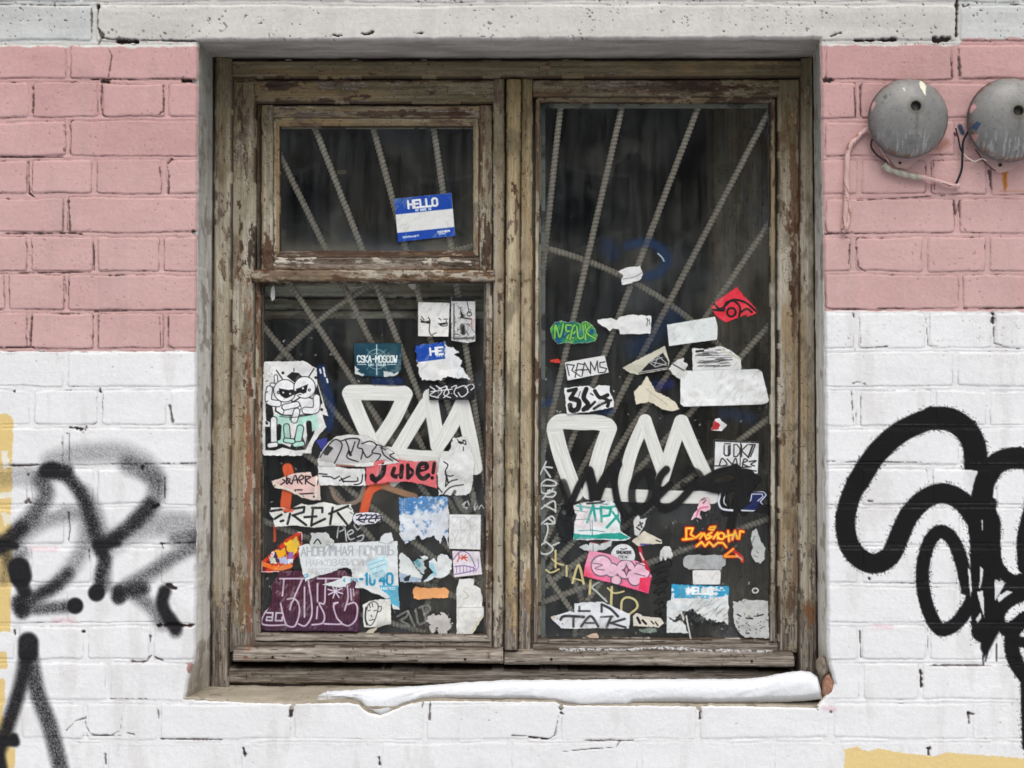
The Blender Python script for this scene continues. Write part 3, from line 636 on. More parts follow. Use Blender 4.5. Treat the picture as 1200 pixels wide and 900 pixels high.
# ---- the house across the street, which the panes mirror
def opposite():
    H = empty("brick_house"); tag(H, "dull brown brick house across the street, mirrored faintly in the window panes", "house", kind="thing")
    def boxm(x0, x1, y0, y1, z0, z1, col, name, mat, parent, n=8):
        a = Acc()
        for A, B, C_, D_ in (((x0, y1, z0), (x1, y1, z0), (x1, y1, z1), (x0, y1, z1)), ((x1, y0, z0), (x0, y0, z0), (x0, y0, z1), (x1, y0, z1)), ((x0, y0, z0), (x0, y1, z0), (x0, y1, z1), (x0, y0, z1)), ((x1, y1, z0), (x1, y0, z0), (x1, y0, z1), (x1, y1, z1)), ((x0, y0, z1), (x0, y1, z1), (x1, y1, z1), (x1, y0, z1))):
            s, t = np.meshgrid(np.linspace(0, 1, n), np.linspace(0, 1, n)); A, B, C_, D_ = map(np.array, (A, B, C_, D_))
            V = ((A * (1 - s[..., None]) + B * s[..., None]) * (1 - t[..., None]) + (D_ * (1 - s[..., None]) + C_ * s[..., None]) * t[..., None])
            a.add(V, quads(n, n), np.clip(np.array(col, float) + ((fbm(s * 6, t * 6, 5, 3) - .5) * 30)[..., None], 0, 255).reshape(-1, 3))
        return a.build(name, mat, parent, smooth=False)
    boxm(-17, 15, -34, -24, 0, 9.6, (112, 92, 80), "wall", M_PLASTER, H); boxm(-17.5, 15.5, -34.5, -23.5, 9.6, 10.3, (86, 84, 82), "roof", M_PLASTER, H)
    proto = None
    for k in range(3):
        for i in range(11):
            x = -15.2 + i * 2.8; z = 1.3 + 2.9 * k
            if proto is None:
                w = boxm(-.62, .62, -.04, .05, 0, 1.5, (206, 204, 198), "window", M_PLASTER, H, 2); p = boxm(-.52, .52, .05, .065, .1, 1.4, (40, 46, 52), "pane", M_BELL, w, 2); proto = (w, p)
            else:
                w = proto[0].copy(); COL.objects.link(w); p = proto[1].copy(); COL.objects.link(p); p.parent = w
            w.location = (x, -24, z)
opposite()
# ---------------------------------------------------------------- the window
WIN = empty("wooden_window")
tag(WIN, "old wooden double window with peeling beige paint, covered in stickers", "window", kind="thing")
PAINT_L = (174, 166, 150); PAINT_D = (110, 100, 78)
PATCH = [(947, 716, 7, 15, (150, 92, 52), .85), (922, 705, 12, 15, (112, 78, 50), .7), (619, 700, 6, 26, (160, 122, 84), .7), (284, 695, 9, 30, (140, 100, 58), .7),
         (291.5, 605, 3.6, 150, (150, 88, 62), .85), (296, 296, 5, 26, (48, 32, 24), .85), (313, 296, 6, 26, (84, 44, 26), .85), (570, 285, 6, 36, (66, 42, 28), .9), (931, 245, 7, 50, (110, 62, 36), .7), (932, 340, 6, 50, (94, 58, 40), .6),
         (932, 640, 5, 60, (120, 80, 60), .4), (303, 560, 3, 190, (122, 80, 56), .8), (573, 560, 3, 190, (112, 78, 56), .6), (440, 312, 110, 4, (188, 178, 166), .6), (530, 309, 30, 4, (60, 44, 34), .8), (340, 321, 60, 8, (110, 72, 46), .6),
         (440, 329, 140, 2.4, (96, 62, 38), .7), (420, 297, 120, 3, (84, 54, 38), .7), (330, 100, 22, 7, (56, 38, 28), .7), (800, 100, 60, 8, (60, 36, 28), .6), (470, 132, 60, 4, (74, 44, 30), .7), (926, 150, 8, 30, (116, 82, 46), .5), (262, 440, 6, 200, (170, 146, 104), .35), (618, 400, 6, 200, (184, 156, 116), .4)]
def wood(u, v, vv, px, py, seed, paint=1.0, tint=(0, 0, 0), red=0.3, flake=0.4):
    """colour and relief of weathered painted wood. u along the grain, v across (pixels), vv = 0..1 across"""
    g1 = fbm(u * .012, v * .55, seed, 4); g2 = fbm(u * .05, v * 1.3, seed + 1, 3); g3 = fbm(u * .004, v * .12, seed + 2, 3)
    grey = np.array([128, 119, 109.]); brown = np.array([112, 88, 66.]); och = np.array([158, 122, 80.])
    c = grey + (g1 - .5)[..., None] * 110 + (g2 - .5)[..., None] * 60
    upm = sst(760, 560, py)
    c = mixc(c, sst(.45, .65, g3) * .75 * upm, brown) ; c = mixc(c, sst(.62, .74, fbm(u * .008, v * .25, seed + 3, 3)) * .7 * upm, och)
    c = c + ((g2 - .5) * 40)[..., None]
    h = (g1 - .5) * .0012 + (g2 - .5) * .0006
    crk = np.abs(fbm(u * .006, v * .42, seed + 4, 3) - .5)
    crm = sst(.012, .003, crk) * (fbm(u * .02, v * .05, seed + 5, 2) > .47)
    c = mixc(c, crm * .8, (52, 40, 32)); h = h - crm * .0015
    # paint that is left
    pb = np.interp(py, [60, 110, 300, 520, 640, 720, 780], [.60, .60, .64, .68, .60, .47, .30]) * paint
    pn = .55 * fbm(u * .022, v * .10, seed + 6, 4) + .45 * fbm(u * .10, v * .28, seed + 7, 4)
    e = pb - pn
    pm = sst(0, .012, e)
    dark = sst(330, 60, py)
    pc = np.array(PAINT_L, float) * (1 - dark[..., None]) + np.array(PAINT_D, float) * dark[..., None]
    pc = pc + np.array(tint, float) + ((fbm(u * .02, v * .2, seed + 8, 3) - .5) * 50)[..., None]
    pc = mixc(pc, sst(.5, .72, fbm(u * .006, v * .06, seed + 9, 4)) * .55, (150, 122, 84))
    pc = mixc(pc, sst(.5, .72, fbm(u * .03, v * .06, seed + 10, 4)) * .55, (92, 84, 66))
    # flaking network
    f, fid = voro(u * .10 + fbm(u * .06, v * .1, seed + 20, 2) * 2, v * .24, seed + 11)
    fz = sst(.64 - flake * .16, .76 - flake * .16, fbm(u * .01, v * .03, seed + 12, 3))
    net = sst(.09, .02, f) * fz * sst(.3, .7, fid)
    pc = mixc(pc, net * .6, (74, 56, 42)); pc = pc + ((fid - .5) * 18 * fz)[..., None]
    pc = pc + ((fbm(u * .006, v * .9, seed + 21, 3) - .5) * 44)[..., None]
    pc = mixc(pc, sst(.5, .7, fbm(u * .004, v * .2, seed + 22, 3)) * .45, (128, 108, 78))
    c0 = c
    # primer that shows red where the paint has just come off
    rz = sst(.66 - red * .14, .74 - red * .14, fbm(u * .012, v * .08, seed + 13, 3)) * (py < 690)
    c0 = mixc(c0, rz * .75, (72, 54, 43)); c0 = mixc(c0, rz * sst(.5, .7, g2) * .35, (108, 78, 62))
    c0 = mixc(c0, sst(.0, -.10, e) * (py < 400) * .45, (64, 46, 34))
    c = c0 * (1 - pm[..., None]) + pc * pm[..., None]
    rim = np.exp(-((e + .004) / .006) ** 2) * .5
    c = mixc(c, rim, (58, 40, 30))
    h = h * (1 - pm * .6) + pm * .0007 + pm * fz * (fid - .5) * .0007 - net * pm * .0006
    # broken dark brown lines along both edges
    ed = np.minimum(vv, 1 - vv)
    c = mixc(c, sst(.14, 0, ed) * .8 * (fbm(u * .03, v * 0, seed + 14, 3) > .4), (56, 44, 34))
    for cx, cy, rx, ry, pcol, am in PATCH:
        m = np.hypot((px - cx) / rx, (py - cy) / ry) + (fbm(u * .03, v * .22, seed + 40, 4) - .5) * 2.6 + (fbm(u * .2, v * .5, seed + 41, 2) - .5) * 1.2
        c = mixc(c, sst(1.05, .85, m) * am * .85, np.array(pcol) * (.8 if max(pcol) > 140 else .66) + 12)
    sp = (vn(u * .55, v * .55, seed + 15) > .90) & (fbm(u * .02, v * .02, seed + 16, 2) > .48)
    c = mixc(c, sp * .7, (60, 44, 34))
    return c, h
def board(acc, tl, tr, br, bl, d, thick=.02, prof='flat', horiz=False, seed=1, bev=.003, proud=.0, **kw):
    (ax, ay), (bx, by), (cx, cy), (dx, dy) = tl, tr, br, bl
    W = max(abs(bx - ax), abs(cx - dx)); H = max(abs(dy - ay), abs(cy - by))
    nw = int(max(6, W / 1.05)) + 1; nh = int(max(6, H / 1.05)) + 1
    s, t = np.meshgrid(np.linspace(0, 1, nw), np.linspace(0, 1, nh))
    px = (ax * (1 - s) + bx * s) * (1 - t) + (dx * (1 - s) + cx * s) * t
    py = (ay * (1 - s) + by * s) * (1 - t) + (dy * (1 - s) + cy * s) * t
    if horiz: u, v, vv, across, alng = px, py, t, H, s * W
    else: u, v, vv, across, alng = py, px, s, W, t * H
    sd = seed * 101
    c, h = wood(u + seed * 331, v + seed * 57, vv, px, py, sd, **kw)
    e = np.minimum(vv, 1 - vv) * across * S
    if prof == 'round': h = h + proud * np.sqrt(np.clip(1 - (2 * vv - 1) ** 2, 0, 1)) ** .8
    elif prof == 'slope': h = h + proud * sst(0, .55, vv) * 1.0
    elif prof == 'bead': h = h + proud * vv
    elif prof == 'beadr': h = h + proud * (1 - vv)
    # worn, slightly wavy edges
    wav = (fbm(u * .05, np.zeros(u.shape) + (vv > .5), sd + 30, 3) - .5) * .0016 + (vn(u * .3, np.zeros(u.shape) + (vv > .5), sd + 31) - .5) * .0007
    h = h - bev * (1 - sst(0, bev * 1.3, e))
    L = np.minimum(alng, (W if horiz else H) - alng) * S
    h = h - .0015 * (1 - sst(0, .002, L))
    X, Y, Z = P(px, py, d)
    k = sst(.35, 0, np.minimum(vv, 1 - vv)) * np.where(vv > .5, 1, -1)
    if horiz: Z = Z + wav * k
    else: X = X + wav * k
    Y = Y - h
    def ring(A): return np.concatenate([A[0, :], A[1:, -1], A[-1, -2::-1], A[-2:0:-1, 0]])
    V = np.stack([X, Y, Z], -1).reshape(-1, 3); C = c.reshape(-1, 3)
    f = quads(nh, nw)
    idx = np.arange(nh * nw).reshape(nh, nw); r = ring(idx)
    back = V[r] + np.array([0, thick, 0]); n0 = len(V); m = len(r)
    V2 = np.vstack([V, back]); C2 = np.vstack([C, C[r] * .8])
    j = (np.arange(m) + 1) % m
    sk = np.stack([r, r[j], n0 + j, n0 + np.arange(m)], -1)
    acc.add(V2, np.vstack([f, sk[:, ::-1] if False else sk]), C2)
def R(x0, y0, x1, y1): return (x0, y0), (x1, y0), (x1, y1), (x0, y1)
sd_ = [0]
def bd(bs, q, d, **k):
    sd_[0] += 1; bs.items.append((q, d, dict(k, seed=sd_[0])))
class Boards:
    """boards that share a name: each becomes a mesh of its own"""
    def __init__(s): s.items = []
    def build(s, name, mat, parent=None):
        first = None
        for q, d, k in s.items:
            a = Acc(); board(a, *q, d, **k); o = a.build(name, mat, parent); first = first or o
        return first
def group_part(name):
    o = empty(name); o.parent = WIN; return o
left = group_part("fixed_frame"); vent = group_part("vent_sash"); case = group_part("casement")

# outer frame
a = Boards()
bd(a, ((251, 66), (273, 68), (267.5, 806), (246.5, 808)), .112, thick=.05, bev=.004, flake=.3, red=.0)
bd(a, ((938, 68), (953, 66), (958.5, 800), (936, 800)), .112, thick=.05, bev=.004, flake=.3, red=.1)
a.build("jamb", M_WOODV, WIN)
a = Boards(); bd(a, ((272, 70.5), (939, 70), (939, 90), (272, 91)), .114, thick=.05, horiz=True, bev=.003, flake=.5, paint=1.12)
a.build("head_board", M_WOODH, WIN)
a = Boards(); bd(a, ((265.5, 782), (932, 787), (932, 803), (265.5, 801.5)), .118, thick=.05, horiz=True, bev=.004, paint=.2)
bd(a, R(262, 796, 940, 812), .135, thick=.03, horiz=True, paint=.0, tint=(-75, -72, -68))
a.build("bottom_rail", M_WOODH, WIN)
# backing rails and stiles, set back behind the others
a = Boards()
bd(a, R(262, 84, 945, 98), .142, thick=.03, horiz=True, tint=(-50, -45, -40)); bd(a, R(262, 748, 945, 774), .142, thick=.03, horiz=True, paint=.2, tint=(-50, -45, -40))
a.build("rebate", M_WOODH, WIN)
a = Boards()
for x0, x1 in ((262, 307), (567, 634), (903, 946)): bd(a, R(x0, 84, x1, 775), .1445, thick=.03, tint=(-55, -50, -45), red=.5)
a.build("rebate", M_WOODV, WIN)

# left unit: fixed frame, transom and vent
LEFT = Boards()
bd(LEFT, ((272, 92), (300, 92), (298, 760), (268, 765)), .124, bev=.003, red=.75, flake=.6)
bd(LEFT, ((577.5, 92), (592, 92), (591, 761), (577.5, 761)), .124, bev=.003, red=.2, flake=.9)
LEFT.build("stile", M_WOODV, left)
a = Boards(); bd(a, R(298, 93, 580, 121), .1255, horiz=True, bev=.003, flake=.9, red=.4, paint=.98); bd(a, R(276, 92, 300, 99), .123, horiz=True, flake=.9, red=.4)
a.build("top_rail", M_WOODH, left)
a = Boards(); bd(a, R(295, 316, 580, 331), .118, thick=.03, horiz=True, prof='round', proud=.006, bev=.002, flake=.4, red=.9, paint=.92, tint=(-14, -16, -16))
tr = a.build("transom_rail", M_WOODH, WIN)
VENT = Boards()
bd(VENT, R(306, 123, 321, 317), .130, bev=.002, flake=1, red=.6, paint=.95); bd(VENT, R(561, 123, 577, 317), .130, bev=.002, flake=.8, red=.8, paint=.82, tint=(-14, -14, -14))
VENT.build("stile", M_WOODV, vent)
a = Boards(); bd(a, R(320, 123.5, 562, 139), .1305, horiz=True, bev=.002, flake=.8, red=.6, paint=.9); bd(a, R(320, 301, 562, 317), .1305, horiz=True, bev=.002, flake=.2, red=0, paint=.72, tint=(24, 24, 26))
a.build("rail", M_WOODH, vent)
a = Boards()
bd(a, R(321, 140, 328, 302), .134, thick=.02, prof='beadr', proud=.004, bev=.001, red=.0, flake=.2, tint=(14, 12, 8)); bd(a, R(554, 140, 561, 300), .134, thick=.02, prof='bead', proud=.004, bev=.001, red=.2, flake=.2, tint=(6, 4, 0))
a.build("glazing_bead", M_WOODV, vent)
a = Boards(); bd(a, R(323, 139, 559, 148), .134, thick=.02, horiz=True, prof='beadr', proud=.004, bev=.001, red=.0, flake=.3, tint=(10, 8, 4)); bd(a, R(323, 294, 559, 302), .134, thick=.02, horiz=True, prof='bead', proud=.004, bev=.001, red=.7, paint=.6, tint=(-24, -26, -28))
a.build("glazing_bead", M_WOODH, vent)
a = Boards()
bd(a, R(298, 331, 306, 752), .134, thick=.02, prof='beadr', proud=.004, bev=.001, red=1, flake=.5, paint=.75); bd(a, R(569, 331, 577, 757), .134, thick=.02, prof='bead', proud=.004, bev=.001, red=.8, flake=.2, paint=.8)
a.build("glazing_bead", M_WOODV, left)
a = Boards(); bd(a, ((300, 742), (569, 743.5), (575, 752), (299, 751)), .132, thick=.02, horiz=True, prof='bead', proud=.004, bev=.001, red=0, paint=.3, tint=(10, 8, 6)); bd(a, R(298, 752, 577, 760), .131, thick=.02, horiz=True, bev=.001, red=0, paint=.2)
a.build("glazing_bead", M_WOODH, left)

# mullion
a = Boards(); bd(a, ((593.5, 93), (611, 93), (607, 761.5), (591, 761.5)), .111, thick=.03, prof='round', proud=.005, bev=.003, flake=.15, red=.05, paint=1.04, tint=(10, 4, -8))
a.build("mullion", M_WOODV, WIN)
# right casement
CASE = Boards()
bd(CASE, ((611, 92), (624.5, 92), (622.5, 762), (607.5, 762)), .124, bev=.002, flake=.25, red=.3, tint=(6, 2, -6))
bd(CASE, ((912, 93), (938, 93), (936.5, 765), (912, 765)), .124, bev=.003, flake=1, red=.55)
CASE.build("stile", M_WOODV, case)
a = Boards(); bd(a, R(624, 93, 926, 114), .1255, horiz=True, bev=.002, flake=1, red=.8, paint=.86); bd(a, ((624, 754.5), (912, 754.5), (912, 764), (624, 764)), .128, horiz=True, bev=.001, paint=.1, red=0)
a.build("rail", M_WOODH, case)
a = Boards()
bd(a, ((627.5, 116), (632.5, 116), (630, 754), (626, 754)), .133, thick=.02, prof='beadr', proud=.003, bev=.001, red=.9, flake=.4, paint=.85); bd(a, R(903, 116, 908, 752), .133, thick=.02, prof='bead', proud=.003, bev=.001, red=.4, paint=.9)
a.build("glazing_bead", M_WOODV, case)
a = Boards(); bd(a, R(630, 113.5, 905, 120), .133, thick=.02, horiz=True, prof='beadr', proud=.003, bev=.001, red=.9, paint=.85); bd(a, ((643, 749), (884, 750.5), (884, 756), (643, 755)), .130, thick=.015, horiz=True, bev=.0015, red=0, paint=.4)
a.build("glazing_bead", M_WOODH, case)
# drip boards with nail holes
def drip(q, d, nails, lab):
    a = Boards(); bd(a, q, d, thick=.03, horiz=True, prof='slope', proud=.020, bev=.0035, paint=.0, red=0, tint=(0, 0, 0))
    o = a.build("drip_board", M_WOODH, WIN); o["label"] = lab
    b = Acc()
    for x, y in nails:
        X, Y, Z = P(x, y, d - .0203); tube(b, [(X, Y - .0012, Z), (X, Y + .002, Z)], .0028, (48, 36, 28), seg=8)
    b.build("nail", M_STEEL, o)
drip(((275, 757), (589.5, 759), (590, 775.5), (275, 773.5)), .118, [(319.5, 770), (407, 771), (545, 772.5)], "left drip board of bare grey wood")
drip(((591.5, 761), (929, 763), (929, 780), (591, 776.5)), .118, [(646, 772.5), (881, 775)], "right drip board of bare grey wood")

# glass
def pane(x0, y0, x1, y1, d, parent, lab):
    a = Acc(); n = 24
    s, t = np.meshgrid(np.linspace(x0, x1, n), np.linspace(y0, y1, n))
    X, Y, Z = P(s, t, d); Y = Y + (fbm(s * .012, t * .012, int(x0), 2) - .5) * .0016
    V = np.stack([X, Y, Z], -1).reshape(-1, 3)
    a.add(V, quads(n, n), (200, 200, 200))
    o = a.build("glass_pane", M_GLASS, parent); o["label"] = lab; return o
GD = .1490
pane(321, 140, 561, 302, GD, vent, "small pane of the vent"); PL = pane(299, 328, 576, 756, GD, left, "dirty lower left pane"); PR = pane(625, 113, 909, 758, GD, case, "tall dirty right pane")
def dirt(x0, y0, x1, y1, parent, seed):
    cv = Cv(x0, y0, x1, y1, 1.3); X, Y = cv.X, cv.Y
    ed = np.minimum(np.minimum(X - x0, x1 - X), np.minimum(Y - y0, y1 - Y))
    n = fbm(X * .02, Y * .02, seed, 5); w = fbm(X * .16 + Y * .03, Y * .012, seed + 1, 4); f = fbm(X * .5, Y * .5, seed + 2, 3)
    low = sst(y0, y1, Y)
    cv.a = np.clip(sst(.50, .78, n) * .10 + sst(.5, .72, w) * .03 + sst(12, 0, ed) * .16 * (.4 + n) + (f - .5) * .05 + low * .03 + sst(26, 0, y1 - Y) * .10, 0, .4)
    cv.c[:] = (150, 148, 136)
    cv.c = mixc(cv.c, sst(.5, .6, fbm(X * .015, Y * .02, seed + 4, 3)) * .6, (112, 124, 140))
    a = Acc(); raster_to(a, cv, GD - .0003, thr=-1); a.build("grime_film", M_PAINT, parent)
# putty and painted highlight strips along the glass edges
a = Acc(); 
def putty_highlight(x0, y0, x1, y1, col=(96, 100, 92)):
    cv = Cv(x0, y0, x1, y1, .7); cv.c[:] = col; cv.noise(12, .15, int(x0 + y0)); cv.a[:] = 1
    cv.a *= sst(.25, .5, fbm(cv.X * .05, cv.Y * .05, int(x0), 3)) * .75 + .15
    raster_to(a, cv, GD - .0006, 1)
def raster_to(acc, cv, d, layer=0, curl=0.0, seed=1, thr=.06):
    X, Y, Z = P(cv.X, cv.Y, d)
    if curl:
        Y = Y - curl * np.clip(fbm(cv.X * .04, cv.Y * .04, seed, 3) * 2 - .85, 0, 1) - curl * .10 * (fbm(cv.X * .14, cv.Y * .14, seed + 5, 3) - .5)
    al = cv.a; m = np.maximum(np.maximum(al[:-1, :-1], al[1:, :-1]), np.maximum(al[1:, 1:], al[:-1, 1:])) > thr
    if not m.any(): return
    V = np.stack([X, Y, Z], -1).reshape(-1, 3)
    C = np.concatenate([np.clip(cv.c, 0, 255), al[..., None]], -1).reshape(-1, 4)
    v, f, c = compact(V, quads(*cv.X.shape, keep=m), C)
    acc.add(v, f, c)
putty_highlight(632, 121, 638.5, 750, (98, 104, 100)); putty_highlight(632, 120, 903, 126.5, (112, 114, 104)); putty_highlight(900, 121, 903, 750, (70, 72, 66))  # left and top strips lightened to stand for glass edge highlights
a.build("putty_highlight", M_PAINT, case)
dirt(630, 119, 905, 752, case, 201); dirt(304, 330, 571, 744, left, 207); dirt(327, 147, 555, 295, vent, 213)
a = Acc(); putty_highlight(305, 331, 309, 742, (92, 90, 80)); a.build("putty_highlight", M_PAINT, left)
a = Acc(); putty_highlight(328, 147, 554, 151, (130, 124, 108)); a.build("putty_highlight", M_PAINT, vent)

# ---------------------------------------------------------------- behind the glass
ROOM = Acc()
def box_wall(p0, p1, p2, p3, col, n=30):
    s, t = np.meshgrid(np.linspace(0, 1, n), np.linspace(0, 1, n))
    A, B, C_, D_ = [np.array(q, float) for q in (p0, p1, p2, p3)]
    V = ((A * (1 - s[..., None]) + B * s[..., None]) * (1 - t[..., None]) + (D_ * (1 - s[..., None]) + C_ * s[..., None]) * t[..., None])
    c = np.array(col, float) + ((fbm(s * 9, t * 9, int(sum(col)), 4) - .5) * 40)[..., None]
    ROOM.add(V, quads(n, n), c.reshape(-1, 3))
x0, x1, z0, z1 = -.62, .62, ZC - .66, ZC + .67
box_wall((x0, .165, z0), (x0, .75, z0), (x0, .75, z1), (x0, .165, z1), (88, 84, 76)); box_wall((x1, .165, z0), (x1, .75, z0), (x1, .75, z1), (x1, .165, z1), (88, 84, 76))
box_wall((x0, .165, z1), (x1, .165, z1), (x1, .75, z1), (x0, .75, z1), (80, 76, 70)); box_wall((x0, .165, z0), (x1, .165, z0), (x1, .75, z0), (x0, .75, z0), (70, 66, 58))
ROOM.build("inner_reveal", M_PLASTER, WALL)
# dusty dark curtain
cv = Cv(0, 0, 1, 1, xs=np.arange(225, 985, 2.5), ys=np.arange(20, 850, 3.0))
X, Y, Z = P(cv.X, cv.Y, .50)
fold = np.sin(cv.X * .085 + 1.5 * fbm(cv.X * .01, cv.Y * .003, 5, 2) * 6) * .004 + (fbm(cv.X * .02, cv.Y * .008, 6, 3) - .5) * .02
c = np.array([70, 74, 78.]) + ((fbm(cv.X * .02, cv.Y * .016, 7, 5) - .5) * 52)[..., None] + ((fbm(cv.X * .008, cv.Y * .008, 8, 3) - .5) * 56)[..., None]
c = mixc(c, sst(828, 834, cv.X) * .5, (120, 117, 108)); c = mixc(c, sst(360, 375, cv.X) * sst(470, 455, cv.X) * sst(185, 200, cv.Y) * .3 * (cv.Y < 330), (110, 108, 100))
c = mixc(c, sst(420, 640, cv.Y) * .7, (134, 134, 128))
a = Acc(); a.add(np.stack([X, Y + fold, Z], -1), quads(*cv.X.shape), np.clip(c, 10, 255).reshape(-1, 3))
tag(a.build("curtain", M_CLOTH, None), "dusty dark grey curtain hanging behind the window bars", "curtain")
# frame of the second, inner window
INN = empty("inner_window_frame"); tag(INN, "dim inner window frame of pale boards seen through the dirty glass", "window frame", kind="thing")
def ibd(q, d, hz, name, **k):
    a = Boards(); bd(a, q, d, thick=.02, horiz=hz, bev=.003, **k); a.build(name, M_WOODH if hz else M_WOODV, INN)
ibd(R(290, 327, 590, 349), .262, True, "rail", paint=1.3, red=0, flake=0, tint=(60, 70, 62)); ibd(R(290, 350, 590, 363), .256, True, "rail", paint=1.3, red=0, flake=0, tint=(48, 58, 50)); ibd(R(290, 364, 590, 374), .25, True, "rail", paint=1.3, red=0, flake=0, tint=(76, 82, 76))
ibd(R(586, 60, 634, 800), .36, False, "stile", paint=1.2, red=0, tint=(-50, -44, -40)); ibd(R(829, 60, 905, 800), .30, False, "stile", paint=1.4, red=0, flake=0, tint=(-30, -26, -24)); ibd(R(906, 60, 948, 800), .31, False, "stile", paint=1.2, red=0, tint=(-70, -66, -60)); ibd(R(262, 374, 312, 800), .36, False, "stile", paint=1.2, red=0, tint=(-70, -64, -60))
for x, y, w in ((400.5, 201.5, 11), (850, 167, 15)):  # two small pale yellow strips set behind the glass
    a = Acc(); cv = Cv(x - w / 2, y - 2.3, x + w / 2, y + 2.3, .8); cv.c[:] = (170, 160, 120); cv.a[:] = 1; raster_to(a, cv, .33)
    o = a.build("pale_strip", M_STICK); tag(o, "small pale yellow strip behind the " + ("upper left vent pane" if x < 500 else "top of the tall right pane"), "paper strip", "pale strips behind the glass")

# ---- security grille: reinforcing bars fanning out from the bottom centre, tied by arcs
GR = empty("security_grille"); tag(GR, "sunburst grille of ribbed steel bars welded behind the window panes", "window grille")
BD_ = .168; CX, CY = 592, 722
BC = (250, 239, 218)
def bar(p0, p1, dd=0.0, r=.0058):
    a = Acc(); A = P(p0[0], p0[1], BD_ + dd); B = P(p1[0], p1[1], BD_ + dd)
    rr = random.Random(int(p0[0] * 7 + p0[1]))
    cc = np.array(BC) + rr.uniform(-10, 10)
    tube(a, [tuple(float(q) for q in A), tuple(float(q) for q in B)], r, lambda p, th: cc, seg=20, rib=.0014, pitch=.0082, step=.0010)
    a.build("bar", M_STEEL, GR)
def ray(x, y, y_end=None, x_end=None):
    """from a point seen in the photograph towards the hub"""
    L = math.hypot(CX - x, CY - y); k = (L - 16) / L
    bar((x, y), (x + (CX - x) * k, y + (CY - y) * k))
for x, y in [(664, 60), (744, 60), (843, 60), (938, 60), (948, 192), (948, 330), (948, 455), (948, 590),
             (495, 60), (413, 60), (334, 60), (283, 90), (258, 205), (258, 322), (258, 450), (258, 590)]:
    ray(x, y)
def arc(r0, r1, a0, a1, dd, n=90, r=.0058, ell=1.0):
    pts = []
    for i in range(n + 1):
        t = math.radians(a0 + (a1 - a0) * i / n); rad = r0 + (r1 - r0) * abs(math.cos(t))
        pts.append(tuple(float(q) for q in P(CX + rad * math.cos(t), CY - rad * math.sin(t) * ell, BD_ + dd)))
    a = Acc(); tube(a, pts, r, lambda p, th: np.array(BC) - 6, seg=20, rib=.0013, pitch=.0078, step=.0011); a.build("arc_bar", M_STEEL, GR)
arc(440, 382, 4, 176, .0132); arc(100, 92, 0, 360, .0132, ell=.9)
for p0, p1 in [((640, 672), (674, 722)), ((674, 722), (673, 760)), ((708, 678), (674, 722)), ((395, 712), (500, 742)), ((380, 560), (450, 650))]:
    bar(p0, p1, -.0105, r=.0050)
# ---------------------------------------------------------------- paint and stickers on the panes
W_ = (234, 234, 230); BK = (24, 23, 24)
def painted(name, parent, box, fn, layer=1, label=None, res=.55, mat=None, streaky=True):
    cv = Cv(*box, res); fn(cv)
    a = Acc(); raster_to(a, cv, GD - .0006 - layer * .0004)
    o = a.build(name, mat or M_PAINT, parent)
    if label: o["label"] = label
    return o
OMW = (226, 226, 220)
def om_left(c):
    st = dict(cover=True, streak=.16, soft=.6, sm=True)
    c.line([(455, 566), (480, 548), (505, 548), (545, 552)], 16, OMW, a=.9, cover=True, streak=.2, sm=True)
    for k, (pts, w) in enumerate([([(475, 462), (462, 490), (442, 520)], 17), ([(410, 461), (422, 490), (436, 520)], 18), ([(411, 460), (440, 460), (473, 461)], 18),
                   ([(499, 474), (480, 505), (466, 528)], 16), ([(504, 464), (509, 495), (513, 522)], 17), ([(513, 522), (528, 500), (541, 474)], 17), ([(542, 474), (550, 510), (557, 548)], 17)]):
        c.line(pts, w, OMW, seed=k + 3, **st)
    c.line([(430, 531), (455, 531), (490, 535), (520, 536), (545, 540)], 15, OMW, a=.95, cover=True, streak=.12, seed=15, sm=True)
    c.a = np.clip(c.a, 0, .97)
def om_right(c):
    st = dict(cover=True, streak=.18, soft=.6, sm=True)
    c.line([(690, 578), (720, 580), (770, 582), (835, 583)], 15, OMW, a=.9, cover=True, streak=.14)
    for k, (pts, w) in enumerate([([(714, 502), (704, 530), (692, 574)], 18), ([(650, 504), (658, 535), (674, 578)], 19), ([(650, 500), (657, 494), (680, 495), (700, 495), (712, 499)], 18),
                   ([(756, 493), (740, 530), (729, 575)], 15), ([(756, 493), (768, 528), (778, 556)], 15), ([(798, 494), (786, 530), (776, 562)], 16), ([(799, 494), (812, 525), (826, 555)], 16)]):
        c.line(pts, w, OMW, seed=k + 33, **st)
    c.a = np.clip(c.a, 0, .96)
painted("painted_letters", left, (398, 448, 570, 575), om_left, 1, "thick white brushed letters on the left pane")
painted("painted_letters", case, (634, 482, 845, 595), om_right, 1, "thick white brushed letters on the right pane")
def orange(c):
    O = (222, 96, 56)
    c.line([(337, 549), (339, 560), (336, 580), (334, 598)], 12, O, cover=True, a=.9, soft=1.2, sm=True, streak=.1); c.line([(452, 566), (436, 573), (430, 585), (426, 602)], 10, O, cover=True, a=.92, soft=1.2, sm=True, streak=.1)
    c.line([(450, 570), (470, 577), (486, 582)], 7, (170, 130, 100), cover=True, a=.75, soft=1.2, sm=True); c.line([(388, 568), (392, 582), (402, 590), (412, 590), (422, 584), (427, 568)], 5, (150, 132, 118), cover=True, a=.75, soft=1, sm=True); c.line([(533, 582), (540, 596), (548, 600), (553, 592), (556, 578)], 4, (130, 130, 124), cover=True, a=.5, soft=1.2, sm=True)
    c.line([(322, 615), (322, 634)], 3, (190, 84, 56), cover=True, a=.9, soft=.8); c.line([(424, 604), (422, 612)], 5, O, cover=True, a=.8, soft=1)
painted("painted_marks", left, (314, 540, 565, 640), orange, 2, "orange brush strokes between the stickers")
